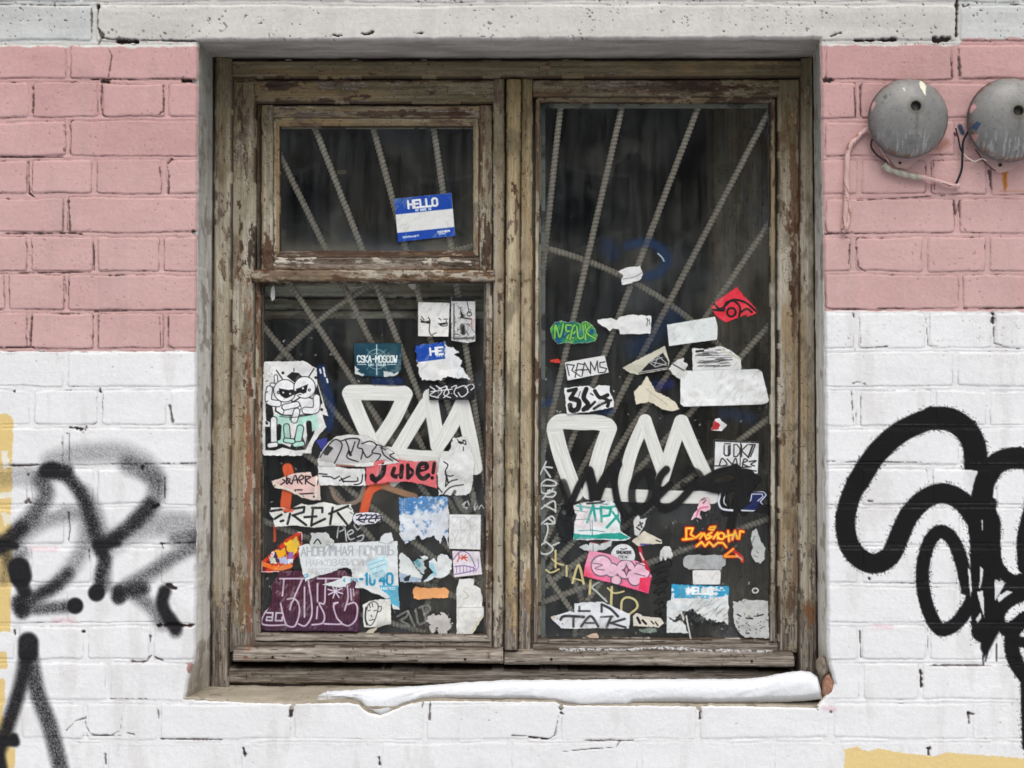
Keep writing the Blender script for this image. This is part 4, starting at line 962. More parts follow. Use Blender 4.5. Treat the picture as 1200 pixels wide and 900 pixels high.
def blues(c):
    B = (30, 66, 120)
    c.line([(376, 432), (381, 450), (388, 478), (385, 500)], 9, B, cover=True, a=.42, soft=4, sm=True); c.line([(440, 446), (468, 447)], 9, (22, 50, 96), cover=True, a=.6, soft=2.5)
    c.fill([(370, 516), (383, 513), (384, 523), (377, 528)], (62, 66, 150), a=.9, cover=True, soft=.8)
    for p in [(375, 433), (379, 431), (383, 444), (380, 437)]: c.line([p, (p[0] + 1, p[1] + 4)], 2, (225, 228, 230), cover=True)
painted("painted_marks", left, (364, 425, 480, 535), blues, 1, "blue smears beside the monster sticker")
def bluer(c):
    B = (26, 58, 98)
    c.line([(735, 288), (758, 284), (775, 292), (782, 304), (774, 318), (758, 324)], 10, B, cover=True, a=.5, soft=4, sm=True); c.line([(712, 288), (718, 296)], 16, B, cover=True, a=.3, soft=8); c.line([(745, 408), (760, 398), (790, 372)], 22, B, cover=True, a=.28, soft=12)
    c.line([(771, 297), (776, 302), (778, 306)], 1.6, (190, 205, 225), cover=True, a=.8, sm=True); c.line([(700, 480), (716, 482)], 7, B, cover=True, a=.6, soft=4); c.line([(638, 474), (645, 470)], 8, B, cover=True, a=.5, soft=4); c.line([(848, 483), (880, 490)], 12, B, cover=True, a=.3, soft=8); c.line([(770, 452), (785, 450)], 9, (30, 40, 110), cover=True, a=.45, soft=5)
painted("painted_marks", case, (630, 270, 900, 505), bluer, 1, "faint blue sprayed ring on the right pane", mat=M_PAINT, res=.9)
def moskva(c):
    K = (9, 9, 10)
    L = lambda pts, w, a=.96: c.line(pts, w, K, cover=True, a=a, soft=1.0, sm=True, streak=.22, seed=int(pts[0][0]))
    L([(660, 566), (664, 578), (668, 600)], 10, .8); L([(671, 586), (680, 566), (691, 553)], 8); L([(690, 552), (695, 572), (697, 592)], 12); L([(697, 590), (708, 562), (724, 544)], 11)
    L([(723, 545), (720, 562), (724, 588), (733, 604)], 8); L([(760, 553), (748, 558), (741, 572), (742, 590), (752, 597), (762, 585), (764, 566), (757, 553)], 9, .85); L([(751, 600), (765, 588), (785, 568)], 8)
    L([(781, 550), (773, 560), (769, 578), (770, 590), (780, 596), (795, 588), (808, 574)], 9); L([(800, 568), (812, 572), (822, 566), (820, 555), (808, 550), (802, 556)], 7, .85)
    L([(822, 565), (842, 554), (862, 549)], 10); L([(822, 566), (840, 572), (864, 568)], 13); L([(862, 548), (868, 562), (866, 580), (860, 600), (856, 618)], 10); L([(847, 572), (850, 590), (850, 600)], 10, .8)
    L([(858, 552), (880, 556), (866, 575)], 9); L([(887, 562), (878, 572), (870, 586), (880, 594), (899, 597)], 10); L([(868, 560), (870, 590), (872, 598)], 12)
    L([(742, 603), (735, 615), (733, 632)], 9, .5)
def keparto(c):
    G = (206, 210, 206); Yc = (208, 196, 140)
    g = lambda pts, w=2.0, col=G, a=.9: c.line(pts, w, col, cover=True, a=a, soft=.5, sm=len(pts) > 2)
    for ptss in ([[(640, 541), (633, 556)], [(647, 548), (638, 547)], [(638, 549), (645, 559)]], [[(636, 569), (650, 569), (651, 565), (641, 562), (634, 568), (635, 577), (643, 578), (648, 573)]],
                 [[(636, 585), (644, 574)], [(642, 575), (651, 577), (648, 582), (640, 582)]], [[(633, 597), (649, 587), (651, 600)], [(638, 592), (650, 598)]],
                 [[(631, 617), (646, 605), (650, 613), (638, 614)], [(642, 607), (650, 613)]], [[(641, 613), (642, 622), (638, 634)]], [[(640, 635), (633, 640), (634, 648), (642, 649), (648, 643), (640, 635)]], [[(648, 639), (655, 636)]]):
        for q in ptss: g(q)
    y = lambda pts, w=2.4: g(pts, w, Yc, .92)
    y([(651, 645), (651, 665)]); y([(647, 655), (653, 660), (660, 662)], 1.8); y([(640, 668), (646, 671), (655, 667)], 2); y([(664, 675), (664, 663)]); y([(671, 683), (678, 662), (684, 684)], 2.8); y([(671, 677), (683, 681)], 1.8)
    y([(692, 680), (691, 696)], 3); g([(702, 682), (694, 688), (700, 694), (711, 705)], 2.2, (186, 194, 186)); y([(717, 688), (716, 711)], 3); y([(712, 689), (720, 695), (731, 693)], 2)
    y([(728, 715), (729, 704), (735, 700), (744, 703), (747, 711), (740, 718), (733, 722)], 2.6)
def scribble_r(c):
    k = lambda pts, w=1.4: c.line(pts, w, (14, 14, 16), cover=True, a=.9, soft=.5, sm=True)
    for i in range(6):
        y0 = 662 + i * 12; k([(768 + i, y0), (784 - i * 2, y0 - 6), (786 - i * 2, y0 + 1), (770, y0 + 5), (764 + i, y0 + 9), (780 - i, y0 + 8)])
def pleo(c):
    g = lambda pts, w=1.6: c.line(pts, w, (200, 202, 200), cover=True, a=.85, soft=.5, sm=len(pts) > 2)
    g([(395, 630), (397, 617), (401, 616), (403, 620), (398, 623)]); g([(404, 616), (406, 634)]); g([(408, 627), (414, 624), (412, 621), (407, 625), (410, 632), (415, 631)]); g([(418, 620), (415, 615), (420, 613), (424, 616), (419, 621)]); g([(419, 629), (426, 627), (424, 633), (419, 634)])
    for q in ([(541, 592), (546, 588), (543, 594), (549, 595), (543, 598)], [(548, 587), (552, 597), (553, 588), (557, 598)], [(557, 588), (556, 597), (560, 593)], [(561, 597), (564, 592), (567, 596)]): g(q, 1.3)
def dots(c, seed, n, x0, y0, x1, y1):
    rr = random.Random(seed)
    for _ in range(n):
        x, y = rr.uniform(x0, x1), rr.uniform(y0, y1)
        c.line([(x, y), (x + rr.uniform(-2, 2), y + rr.uniform(-2, 2))], rr.choice([.6, .8, 1.0, 1.5]), (190, 190, 184), cover=True, a=rr.uniform(.25, .8))
painted("marker_writing", left, (385, 575, 570, 640), pleo, 2, "small white marker scribbles on the left pane")
painted("paint_specks", left, (306, 340, 568, 742), lambda c: dots(c, 3, 90, 308, 345, 566, 740), 0, res=.8)
painted("paint_specks", case, (636, 124, 902, 748), lambda c: dots(c, 4, 150, 638, 430, 900, 746), 0, res=.8)

# ---- stickers: each is a thing of its own, held a hair in front of the glass
BOX = []; NS = [0]
def sticker(label, poly, base, fn=None, torn=0.0, cat="sticker", name="sticker", curl=.005, res=.5, soft=.4, group="stickers on the window panes", pre=None, noise=5, pad=3, only=False):
    NS[0] += 1; sd = NS[0] * 13
    xx = [p[0] for p in poly]; yy = [p[1] for p in poly]; b = (min(xx) - pad, min(yy) - pad, max(xx) + pad, max(yy) + pad)
    ly = 1
    for (q, l) in BOX:
        if q[0] < b[2] and b[0] < q[2] and q[1] < b[3] and b[1] < q[3]: ly = max(ly, l + 1)
    BOX.append((b, ly))
    cv = Cv(*b, res)
    if pre: pre(cv)
    if not only: cv.fill(poly, base, torn=torn, seed=sd, cover=True, soft=soft)
    if fn:
        a0 = cv.a.copy(); fn(cv)
    if noise: cv.noise(noise, .12, sd + 3); cv.noise(noise * .6, .6, sd + 4)
    sc = sst(.60, .66, fbm(cv.X * .30 + cv.Y * .2, cv.Y * .10 - cv.X * .05, sd + 7, 4)) * sst(.44, .6, fbm(cv.X * .04, cv.Y * .04, sd + 8, 2))
    cv.c = mixc(cv.c, sc * .35, (186, 184, 178)); wr = np.abs(fbm(cv.X * .05, cv.Y * .05, sd + 9, 3) - .5)
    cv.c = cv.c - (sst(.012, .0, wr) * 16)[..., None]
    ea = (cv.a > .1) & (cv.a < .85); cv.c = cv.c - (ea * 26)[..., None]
    gr = fbm(cv.X * .08, cv.Y * .08, sd + 5, 4)
    cv.c = mixc(cv.c, sst(.58, .72, gr) * .14, (150, 142, 128))
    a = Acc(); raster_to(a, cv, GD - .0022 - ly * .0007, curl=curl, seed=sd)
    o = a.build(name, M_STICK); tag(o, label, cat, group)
    return o
def shadow_fix(): pass
def lines(c, L, w, col, sm=True, a=1.0):
    for q in L: c.line(q, w, col, sm=sm and len(q) > 2, a=a)

# upper left vent: blue name tag
BL = (18, 70, 168)
def hello(c):
    c.fill([(462, 233), (529, 226), (530.4, 244.5), (463.4, 251.5)], BL); c.fill([(465, 273), (532.6, 266), (533.5, 277), (466, 284)], BL)
    c.text("HELLO", 478, 235.5, 34, 8.6, 2.5, (240, 240, 240), -5.5); c.text("MY NAME IS", 487, 245.3, 18, 2.4, .8, (225, 230, 240), -5.5)
    c.text("ZDRAST", 472, 277.3, 19, 1.6, .7, (215, 225, 240), -5.5); c.text("NOMER", 513, 271, 14, 1.8, .8, (240, 240, 240), -5.5); c.text("WWW", 514, 273.6, 8, 1.3, .7, (215, 225, 240), -5.5)
sticker("blue and white HELLO name tag on the upper vent pane", [(462, 233), (529, 226), (533.5, 276.5), (466.5, 283.5)], (228, 228, 224), hello, curl=.001)
# lower left pane
def masked(c):
    K = BK
    c.fill([(311, 500), (311, 527.5), (322, 528), (331, 524.5), (346, 528), (358, 527), (368, 508), (372, 490), (366, 478), (358, 520), (350, 500), (340, 524), (331, 520), (330, 492), (322, 524), (318, 500)], K)
    c.fill([(311, 474), (318, 470), (321, 486), (318, 496), (312, 492)], K); c.fill([(372, 450), (378, 472), (372, 480), (366, 468)], K)
    c.fill([(336, 441), (342, 436), (350, 437), (356, 443), (346, 449)], K); c.line([(324, 434), (331, 444)], 1.4, K); c.line([(368, 432), (361, 443)], 1.4, K); c.line([(344.5, 432), (344.5, 435)], 1.3, K)
    for p in [(331.5, 437), (370, 442.5), (377, 480), (313, 496)]: c.line([p], 3.4, K)
    T = (178, 222, 208)
    c.fill([(322, 486), (371, 484), (374, 500), (366, 506), (358, 494), (349, 506), (346, 490), (338, 498), (332, 520), (322, 520), (320, 500)], T)
    for q in ([(327, 500), (326, 513)], [(362, 496), (363, 508)]): c.line(q, 6.5, K); 
    for q, w, col in (([(321, 492), (321, 519)], 6.5, (236, 236, 236)), ([(336, 500), (337, 514)], 6, T), ([(352, 502), (349, 517)], 7, T), ([(316, 522), (323, 521)], 5, (236, 236, 236)), ([(346, 521), (354, 520)], 5, T), ([(335, 516), (343, 517)], 4.5, T)):
        c.line(q, w + 2.2, K); c.line(q, w, col)
    Wt = (240, 240, 242)
    c.fill([(323, 472), (330, 462), (344, 470), (356, 462), (370, 468), (373, 480), (364, 486), (346, 488), (330, 487), (322, 482)], K); c.fill([(324.5, 473), (331, 464), (344, 472), (356, 464), (368.5, 469), (371, 479), (363, 484.5), (346, 486.5), (331, 485.5), (324, 481)], Wt)
    for q, w in (([(316, 456), (315, 470), (326, 473)], 6.5), ([(371, 466), (370, 480), (358, 481)], 7), ([(334, 477), (348, 474)], 6), ([(348, 482), (345, 492)], 6.5)):
        c.line(q, w + 2, K, sm=True); c.line(q, w, Wt, sm=True)
    c.line([(323.5, 441), (324, 450)], 4.6, K); c.line([(323.5, 441), (324, 450)], 2.8, Wt); c.line([(319, 451), (324, 452)], 5.5, K); c.line([(319, 451), (324, 452)], 3.6, Wt)
    for cx, cy, r in ((334, 458, 12.6), (357, 454, 12.2)):
        c.line([(cx, cy)], r * 2 + 2, K); c.line([(cx, cy)], r * 2, Wt)
    c.fill([(327, 455), (338, 457), (346, 456), (352, 454), (361, 450), (359, 460), (352, 463), (343, 463), (340, 466), (333, 468), (328, 462)], K)
    for p in ((332, 460), (340, 461.5), (346, 457), (355, 455)): c.line([p], 2.3, Wt)
    c.line([(330, 465), (335, 467.5), (341, 465)], 1.2, Wt, sm=True); c.line([(347, 463), (352, 461), (356, 463)], 1.2, Wt, sm=True)
    for p in ((326.5, 460), (362.5, 457)): c.line([p], 3.6, K); c.line([p], 1.4, Wt)
    lines(c, [[(330, 478), (333, 482), (331, 486)], [(351, 472), (353, 478), (351, 482)], [(340, 486), (340, 492)], [(328, 488), (345, 489), (366, 486)]], .9, K)
    for y in (447, 460, 471, 482, 494): c.line([(311.5, y), (314, y - 1)], 1, K)
    rr = random.Random(2)
    for _ in range(30): c.line([(rr.uniform(312, 320), rr.uniform(426, 442))], .7, (150, 150, 150))
sticker("tall white sticker of two masked cartoon figures with mint green legs", [(309, 424), (357, 423), (371, 432), (372, 447), (376, 462), (385, 488), (378, 486), (382, 500), (372, 512), (366, 522), (365, 532), (354, 531), (354, 534), (310, 534), (307.5, 532), (308, 480)], (228, 228, 226), masked, torn=.8)
def cska(c):
    w = (208, 226, 228)
    for r in (11.5, 7): c.line([(441.5 + r * math.cos(t / 16 * math.pi), 421 + r * math.sin(t / 16 * math.pi)) for t in range(33)], .8, (130, 170, 176))
    c.line([(441.5, 404), (441.5, 439)], 1.0, w); 
    for k in (-1, 1): c.line([(430, 421 - 11.5 * k), (453, 421 + 11.5 * k)], .6, (110, 152, 160))
    c.fill([(418, 416.5), (466, 416.5), (466, 427.5), (418, 427.5)], (22, 66, 82), a=.75)
    c.text("CSKA-MOSCOW", 419, 417, 46, 7.5, 1.6, (228, 238, 238)); c.text("ON TOUR", 432, 426.4, 20, 2.2, .9, w); c.line([(419, 427), (429, 427)], .9, w); c.line([(454, 427), (464, 427)], .9, w)
    c.fill([(414, 428), (421, 433), (418, 435), (427, 439), (424, 442), (416, 440), (413, 436)], (205, 212, 210), torn=1, seed=4); c.fill([(449, 434), (454, 436), (462, 438), (467, 435), (468, 440), (458, 441), (450, 443)], (205, 212, 210), torn=1.5, seed=5)
sticker("dark teal CSKA MOSCOW sticker with a compass and a torn lower edge", [(414.5, 402), (470.5, 402), (470, 435), (462, 441), (450, 442), (438, 441), (424, 441), (416, 438)], (22, 66, 82), cska, torn=.6)
def face1(c):
    lines(c, [[(493, 374), (497, 377), (503, 376)], [(494, 371), (497, 375)], [(502, 372), (504, 376), (502, 379)], [(514, 373), (517, 375)], [(520, 374), (524, 374)], [(514, 379), (518, 382), (524, 381), (523, 376)], [(504, 377), (503, 386), (504, 391), (507, 394)], [(507, 392), (511, 390)]], 1.1, BK)
    c.line([(494, 377), (502, 378)], 2.4, BK); c.line([(516, 380), (522, 379)], 2.4, BK)
sticker("square white sticker with a sparse black ink face", [(490, 354), (527, 355), (525.5, 394.5), (490, 394)], (232, 231, 227), face1)
def grime(c):
    c.fill([(529, 348), (557, 348), (557, 353), (529, 353)], (26, 26, 28)); 
    rr = random.Random(5)
    for _ in range(55):
        x, y = rr.uniform(530, 556), rr.uniform(354, 399)
        c.line([(x, y), (x + rr.uniform(-5, 5), y + rr.uniform(-4, 6))], rr.uniform(.4, 1.1), (60, 60, 60), a=rr.uniform(.3, .9))
    c.line([(532, 356), (532, 397)], 1.1, BK); c.line([(547, 352), (550, 367)], .9, BK); c.line([(550 + 2.6 * math.cos(t), 368 + 2.6 * math.sin(t)) for t in np.linspace(0, 6.3, 12)], 1, BK)
    c.line([(540, 372), (552, 374)], 1.6, BK); c.fill([(540, 364), (544, 371), (540, 372)], BK); c.line([(542, 382), (543, 390)], 5, (40, 40, 42), soft=1.5); c.line([(553, 374), (553, 384)], .9, (200, 70, 50)); c.line([(532, 397), (555, 396)], 2, (60, 60, 62), soft=1.5)
sticker("upright black and white ink sticker beside the sparse face sticker", [(528.5, 348), (557, 348), (557, 400), (548, 402), (529, 399)], (206, 206, 204), grime, noise=10)
def hello2(c):
    c.fill([(485, 405), (521, 400), (521, 405), (526, 408), (524, 420), (489, 424.5)], BL); c.fill([(522, 400), (545, 405), (545, 450), (523, 425), (521, 415)], (226, 228, 230), torn=1.2, seed=9)
    c.text("HE", 504, 408.2, 14.5, 7.8, 2.4, (240, 240, 240), -5); c.text("MY", 512, 416.3, 7, 2.1, .8, (220, 226, 238), -5)
sticker("torn blue and white HE name tag above the small black scribble", [(486.5, 405), (521, 401), (524, 405), (531, 408), (538, 413), (531, 415), (538, 419), (542, 423), (539, 428), (546, 437), (550, 444), (536, 443), (524, 441), (515, 446), (495, 445.5), (491, 438)], (228, 228, 226), hello2, torn=1.6)
def scrib(c):
    rr = random.Random(11); w = (228, 228, 230)
    lines(c, [[(504, 453), (510, 458), (504, 463), (514, 466)], [(511, 452), (518, 458), (512, 466)], [(514, 456), (524, 453), (520, 462), (528, 466)], [(522, 452), (526, 460), (520, 466)], [(529, 454), (535, 452), (532, 460), (536, 465)], [(535, 455), (545, 452), (548, 460), (541, 465), (537, 460)], [(545, 454), (552, 450), (556, 453), (552, 457)], [(505, 459), (530, 456)]], 1.2, w)
    for _ in range(8): c.line([(rr.uniform(505, 553), rr.uniform(453, 467))], 1, w)
sticker("small black rectangle with white scribbled writing", [(503, 450.5), (556, 450), (556.5, 468.5), (503, 469)], (26, 25, 28), scrib)
def plant(c):
    lines(c, [[(520, 541), (525, 545), (522, 552), (523, 560), (522, 570)], [(522, 556), (527, 558), (531, 557)], [(522, 570), (528, 564), (536, 562)], [(519, 580), (528, 571), (543, 568)], [(514, 572), (518, 577)]], 1.4, BK)
    c.line([(522, 552), (525, 565)], 1.8, BK); lines(c, [[(536, 515), (540, 520), (544, 516)], [(541, 518), (546, 521), (545, 516), (542, 516)], [(543, 524), (543, 528)]], 1.1, BK); c.line([(538, 518), (541, 519)], 2.6, BK)
    c.line([(533, 576), (531, 580)], 4, (90, 90, 92))
sticker("large crumpled white sheet with a black drawn plant", [(517, 531), (527, 527), (531, 513), (545, 512), (553, 525), (556, 545), (554, 562), (552, 578), (545, 580), (514, 580), (513, 550)], (222, 223, 220), plant, torn=1.4, noise=9)
def wst(c):
    g = (186, 184, 184)
    c.fill([(378, 530), (388, 517), (395, 514), (400, 520), (404, 513), (420, 512), (428, 520), (446, 524), (466, 538), (455, 541), (420, 543), (395, 543), (374, 540)], g)
    lines(c, [[(375, 536), (383, 524), (393, 515), (401, 521), (396, 535), (392, 543)], [(381, 533), (388, 524)], [(399, 517), (410, 514), (421, 515), (419, 524), (425, 527), (423, 538)], [(405, 516), (409, 526), (407, 536), (420, 541)], [(416, 518), (412, 530)], [(424, 520), (434, 517), (441, 522), (436, 530), (446, 533), (440, 542)], [(441, 521), (452, 524), (462, 530), (457, 534), (468, 541)], [(425, 528), (430, 536), (436, 532)], [(447, 525), (450, 533), (460, 540)]], 1.5, BK)
    c.fill([(378, 531), (385, 522), (391, 525), (384, 534)], (50, 48, 50)); c.line([(409, 529), (411, 533)], 3.2, BK); c.line([(446, 524), (452, 527)], 2.2, (60, 60, 62)); c.line([(395, 545), (415, 547)], 3, (140, 92, 78), soft=1.2)
sticker("grey cut out graffiti lettering with black outlines above the word JUDE", [(372, 540), (376, 530), (384, 519), (395, 511), (412, 509), (430, 511), (446, 520), (466, 533), (471, 542), (455, 544), (430, 547), (374, 546)], (216, 215, 212), wst, torn=.8)
sticker("torn white strip with broken black strokes above the pink SKAER sticker", [(372.5, 543), (385, 545), (398, 547), (410, 549), (427.5, 549), (428, 569), (373, 568.5)], (224, 224, 222),
        lambda c: lines(c, [[(374, 555), (383, 556)], [(378, 558), (388, 559), (392, 561), (398, 558)], [(400, 560), (403, 565)], [(398, 563), (410, 558)], [(402, 564), (418, 564), (419, 560)], [(415, 568), (423, 566), (425, 556)]], 1.5, BK), torn=1)
def jude(c):
    D = (30, 18, 22)
    for p, w in (([(450, 545), (448, 556), (440, 562), (436, 558)], 6), ([(462, 549), (460, 556), (464, 559)], 4.6), ([(471, 546), (470, 559)], 5), ([(462, 557), (470, 556)], 2), ([(478, 545), (478, 560)], 4.4), ([(478, 547), (484, 553), (479, 560)], 3.6),
                 ([(492, 551), (500, 548), (498, 543), (491, 546), (490, 556), (496, 561), (502, 557)], 5.2), ([(509, 543), (507.5, 554)], 4)):
        c.line(p, w, D, sm=len(p) > 2)
    c.line([(506.5, 560)], 4.4, D); c.line([(436, 561), (440, 564)], 5, D); c.line([(445, 548), (444, 556)], 1, (96, 56, 64)); c.line([(494, 549), (497, 549)], 1.4, (224, 110, 120))
sticker("pink red sticker reading JUDE in fat black letters", [(429, 541), (446, 539), (463, 538), (478, 540), (490, 541), (511.5, 540), (512, 572), (506, 571), (495, 567.5), (478, 564.5), (455, 565), (440, 567), (429, 569)], (222, 104, 110), jude, torn=.7)
def skaer(c):
    c.fill([(318, 566), (346, 557), (373, 556), (376, 570), (366, 578), (352, 580), (340, 573)], (226, 190, 184), soft=1.5)
    lines(c, [[(334, 557), (329, 560), (334, 564), (329, 568)], [(336, 558), (336, 567), (340, 562), (336, 561), (341, 567)], [(342, 567), (346, 557), (349, 566)], [(343, 563), (349, 562)], [(351, 563), (356, 560), (353, 557), (350, 562), (354, 567)], [(358, 558), (358, 567)], [(358, 558), (364, 559), (359, 563), (366, 568), (371, 569), (373, 563)], [(348, 574), (354, 574)], [(351, 579), (367, 578)], [(346, 574), (346, 579)]], 1.6, BK)
    c.line([(355, 582)], 2.4, BK); c.line([(368, 582)], 2.4, BK); c.line([(320, 567), (332, 572), (346, 578), (357, 585)], 3.6, (228, 218, 200), sm=True); c.line([(319, 566), (330, 561)], 2, (228, 214, 200)); c.line([(330, 575), (338, 576)], 1, (90, 80, 74)); c.line([(322, 569)], 1.8, (60, 40, 36))
    c.line([(371, 560), (370, 585)], 2.4, (228, 224, 206))
sticker("pale pink folded arrow shaped sticker reading SKAER", [(318, 564), (345, 554.5), (364, 553), (366, 559), (372, 557), (375, 570), (376, 586), (366, 586), (354, 583), (338, 575), (322, 572)], (230, 204, 196), skaer, torn=.6)
def rek(c):
    for q in ([(317, 599), (330, 597)], [(322, 608), (330, 603)], [(329, 611), (332, 610)], [(340, 602), (337, 614)], [(334, 600), (345, 596), (357, 594), (356, 600), (343, 604)], [(344, 604), (359, 615)], [(367, 596), (365, 616)], [(366, 595), (378, 595), (378, 600)], [(357, 606), (371, 605)], [(366, 615), (381, 608)], [(390, 595), (387, 614)], [(386, 602), (398, 597), (408, 593)], [(396, 601), (408, 616)]):
        c.line(q, 2.8, (34, 34, 36))
    c.line([(333, 598), (342, 598)], 4, (216, 100, 70), soft=1.5); lines(c, [[(408, 595), (412, 597)], [(410, 600), (413, 602)]], 1, (70, 70, 70))
sticker("long white torn sticker reading REK in thick black marker", [(315, 600), (318, 595), (326, 594), (340, 597), (353, 590), (362, 592), (380, 588), (395, 592), (411, 591), (415, 601), (413, 609), (408, 616), (385, 616), (368, 618.5), (345, 615.5), (322, 617.5), (320, 607)], (226, 226, 220), rek, torn=.8)
def tinytag(c):
    lines(c, [[(418, 604), (424, 603), (420, 609), (427, 612)], [(424, 605), (430, 603), (427, 610)], [(430, 604), (436, 604), (432, 611), (438, 612)], [(436, 605), (441, 603), (440, 610)], [(441, 606), (446, 604), (447, 609), (442, 612)], [(418, 609), (446, 607)]], 1.5, (30, 30, 48))
sticker("tiny white cloud shaped tag with dark scribble at the end of the REK sticker", [(413, 606), (418, 601), (430, 600.5), (444, 601), (448.5, 606), (446, 612), (434, 614), (420, 615.5), (415, 612)], (224, 224, 230), tinytag, torn=.8)
def fire(c):
    rr = random.Random(4); 
    n = fbm(c.X * .13, c.Y * .13, 77, 3); m = c.a > .3
    c.c = np.where((n > .5)[..., None], np.array([206, 60, 32.]), np.array([120, 24, 40.]))
    c.fill([(318, 648), (325, 642), (334, 645), (336, 655), (326, 660), (318, 656)], (70, 40, 90), torn=1); 
    c.fill([(334, 636), (348, 628), (352, 640), (344, 650), (336, 644)], (244, 198, 52), torn=2, seed=3); c.fill([(322, 646), (334, 642), (336, 652), (326, 654)], (244, 176, 40), torn=2, seed=4)
    c.fill([(315, 652), (322, 654), (325, 661), (317, 660)], (204, 214, 196), torn=1); c.fill([(327, 654), (336, 652), (337, 661), (328, 661)], (184, 192, 226), torn=1); c.fill([(338, 648), (344, 646), (343, 655), (338, 655)], (150, 110, 180), torn=1); c.fill([(337, 655), (344, 655), (343, 660), (337, 661)], (226, 226, 238))
    c.line([(309, 661), (325, 666), (340, 663)], 5, (240, 120, 36), sm=True); c.line([(320, 648), (319, 651)], 4, (240, 214, 210)); c.line([(307, 657), (307, 670), (328, 670)], 1.1, (228, 220, 216)); c.line([(349, 623.5), (354, 623), (354.3, 636)], 1.1, (228, 220, 216))
    for _ in range(22): c.line([(rr.uniform(310, 350), rr.uniform(630, 666))], 1.3, rr.choice([(250, 220, 90), (60, 20, 60), (220, 50, 30)]))
sticker("fiery red and yellow fragment of a comic sticker", [(306.5, 657), (314, 652), (319, 645), (325, 641), (333, 634), (340, 629), (349, 623), (354.5, 622.5), (354.5, 637), (352, 642), (350, 652), (344, 656), (343, 664), (336, 668), (328, 671), (306.5, 671)], (190, 50, 40), fire, torn=1.2)
def kofk(c):
    s = .5 + .5 * np.sin(c.X * 1.55 + fbm(c.X * .1, c.Y * .02, 6, 2) * 4)
    c.c = c.c + ((s - .5) * 20)[..., None] * np.array([1.2, .5, .8]); c.c = mixc(c.c, sst(700, 745, c.Y) * .4, (66, 52, 84))
    L = [[(328, 678), (356, 678)], [(333, 678), (331, 698)], [(354, 679), (344, 702)], [(337, 702), (345, 701), (342, 706), (340, 714)], [(329, 707), (333, 724), (337, 733), (346, 733), (351, 718), (350, 707), (345, 701)], [(357, 688), (357, 723)], [(361, 679), (365, 704), (365, 722), (358, 733), (350, 731)], [(372, 684), (372, 705)], [(372, 711), (371, 725)], [(382, 678), (381, 692), (380, 707), (374, 707), (380, 720), (378, 730), (366, 732)], [(391, 707), (396, 706), (391, 710), (395, 724), (400, 731), (380, 731)], [(407, 686), (408, 700), (404, 715)], [(411, 690), (412, 703)], [(408, 708), (415, 706), (419, 712), (417, 726), (409, 733), (401, 731)], [(314, 712), (307, 731), (336, 732)], [(372, 678), (398, 678)]]
    lines(c, L, 1.9, (206, 186, 206)); c.line([(414, 690), (415, 698)], 1.3, (206, 186, 206))
    for t in range(8): c.line([(393, 693), (393 + 9 * math.cos(t * math.pi / 4 + .3), 693 + 8 * math.sin(t * math.pi / 4 + .3))], 1.5, (214, 206, 222))
    lines(c, [[(313, 718), (320, 718), (319, 727), (312, 727), (313, 723), (319, 723)], [(331, 718), (324, 718), (323, 727), (331, 727), (331, 723)]], 1.9, (206, 196, 212), sm=False); c.fill([(312, 692), (316, 697), (313, 698)], (206, 206, 200))
sticker("large maroon striped sticker with lilac outlined graffiti letters in the bottom corner", [(328, 669), (404, 668), (421, 686), (422, 701), (421.5, 740), (312, 739), (303, 736), (305, 722), (315, 712), (319, 700), (319, 684)], (74, 34, 52), kofk, torn=.8)
def anon(c):
    g = (176, 180, 184)
    c.fill([(444, 686), (468, 686), (468, 712), (455, 706)], (86, 178, 210)); c.text("АНОНИМНАЯ ПОМОЩЬ", 353, 641, 108, 10.5, 1.5, g, -.8); c.text("НАРКОЗАВИСИМЫМ", 359, 656, 84, 7, 1.1, (190, 193, 196), -.5); c.text("АЛКОЗАВИСИМ", 360, 666, 60, 6, 1.0, (200, 202, 204), -.3)
    c.text("-10", 421, 672, 18, 13, 2.8, (40, 150, 190)); c.text("40", 445, 672, 15, 13, 2.8, (40, 150, 190)); c.text("24 ЧАСА", 399, 678, 20, 4, 1.2, (90, 170, 196), 0)
    c.fill([(429, 658), (452, 650), (455, 663), (450, 676), (436, 680)], (190, 222, 230), soft=1, torn=1); lines(c, [[(432, 662), (450, 656)], [(434, 667), (451, 661)], [(436, 673), (449, 668)]], 1.0, (120, 180, 206), sm=False)
    c.line([(357.5, 677), (361, 675), (360, 673), (357, 674)], 1.2, (60, 160, 200)); c.text("НАРКО", 447, 688, 16, 3, .8, (226, 240, 244))
    c.fill([(425, 688), (445, 690), (458, 700), (450, 702), (436, 697)], (222, 224, 222), torn=1.4, seed=6)
sticker("wide white notice with pale Russian capitals and the blue number 10 40", [(350, 640), (358, 638), (400, 636), (466, 633.5), (467, 686), (468, 714), (461, 714), (458, 706), (452, 702), (444, 697), (436, 695), (428, 690), (410, 688), (392, 688), (378, 685), (392, 681), (404, 675), (413, 676), (412, 668), (407, 665), (399, 666), (391, 670), (372, 675), (362, 679), (358, 682), (355, 672), (351, 655)], (222, 225, 226), anon, torn=.8)
sticker("feathered white scrap with a small black arrow above the white notice", [(362, 638), (365, 628), (364, 625), (382, 624), (390, 633), (390, 640), (384, 637), (380, 641), (364, 641)], (200, 204, 202), lambda c: lines(c, [[(368, 637), (372, 632), (376, 637)]], 1.6, BK), torn=2)
sticker("small rounded white scrap on the top edge of the white notice", [(444, 636), (446, 629), (452, 625), (459, 624), (461, 633), (455, 637)], (218, 220, 220), None, torn=.8)
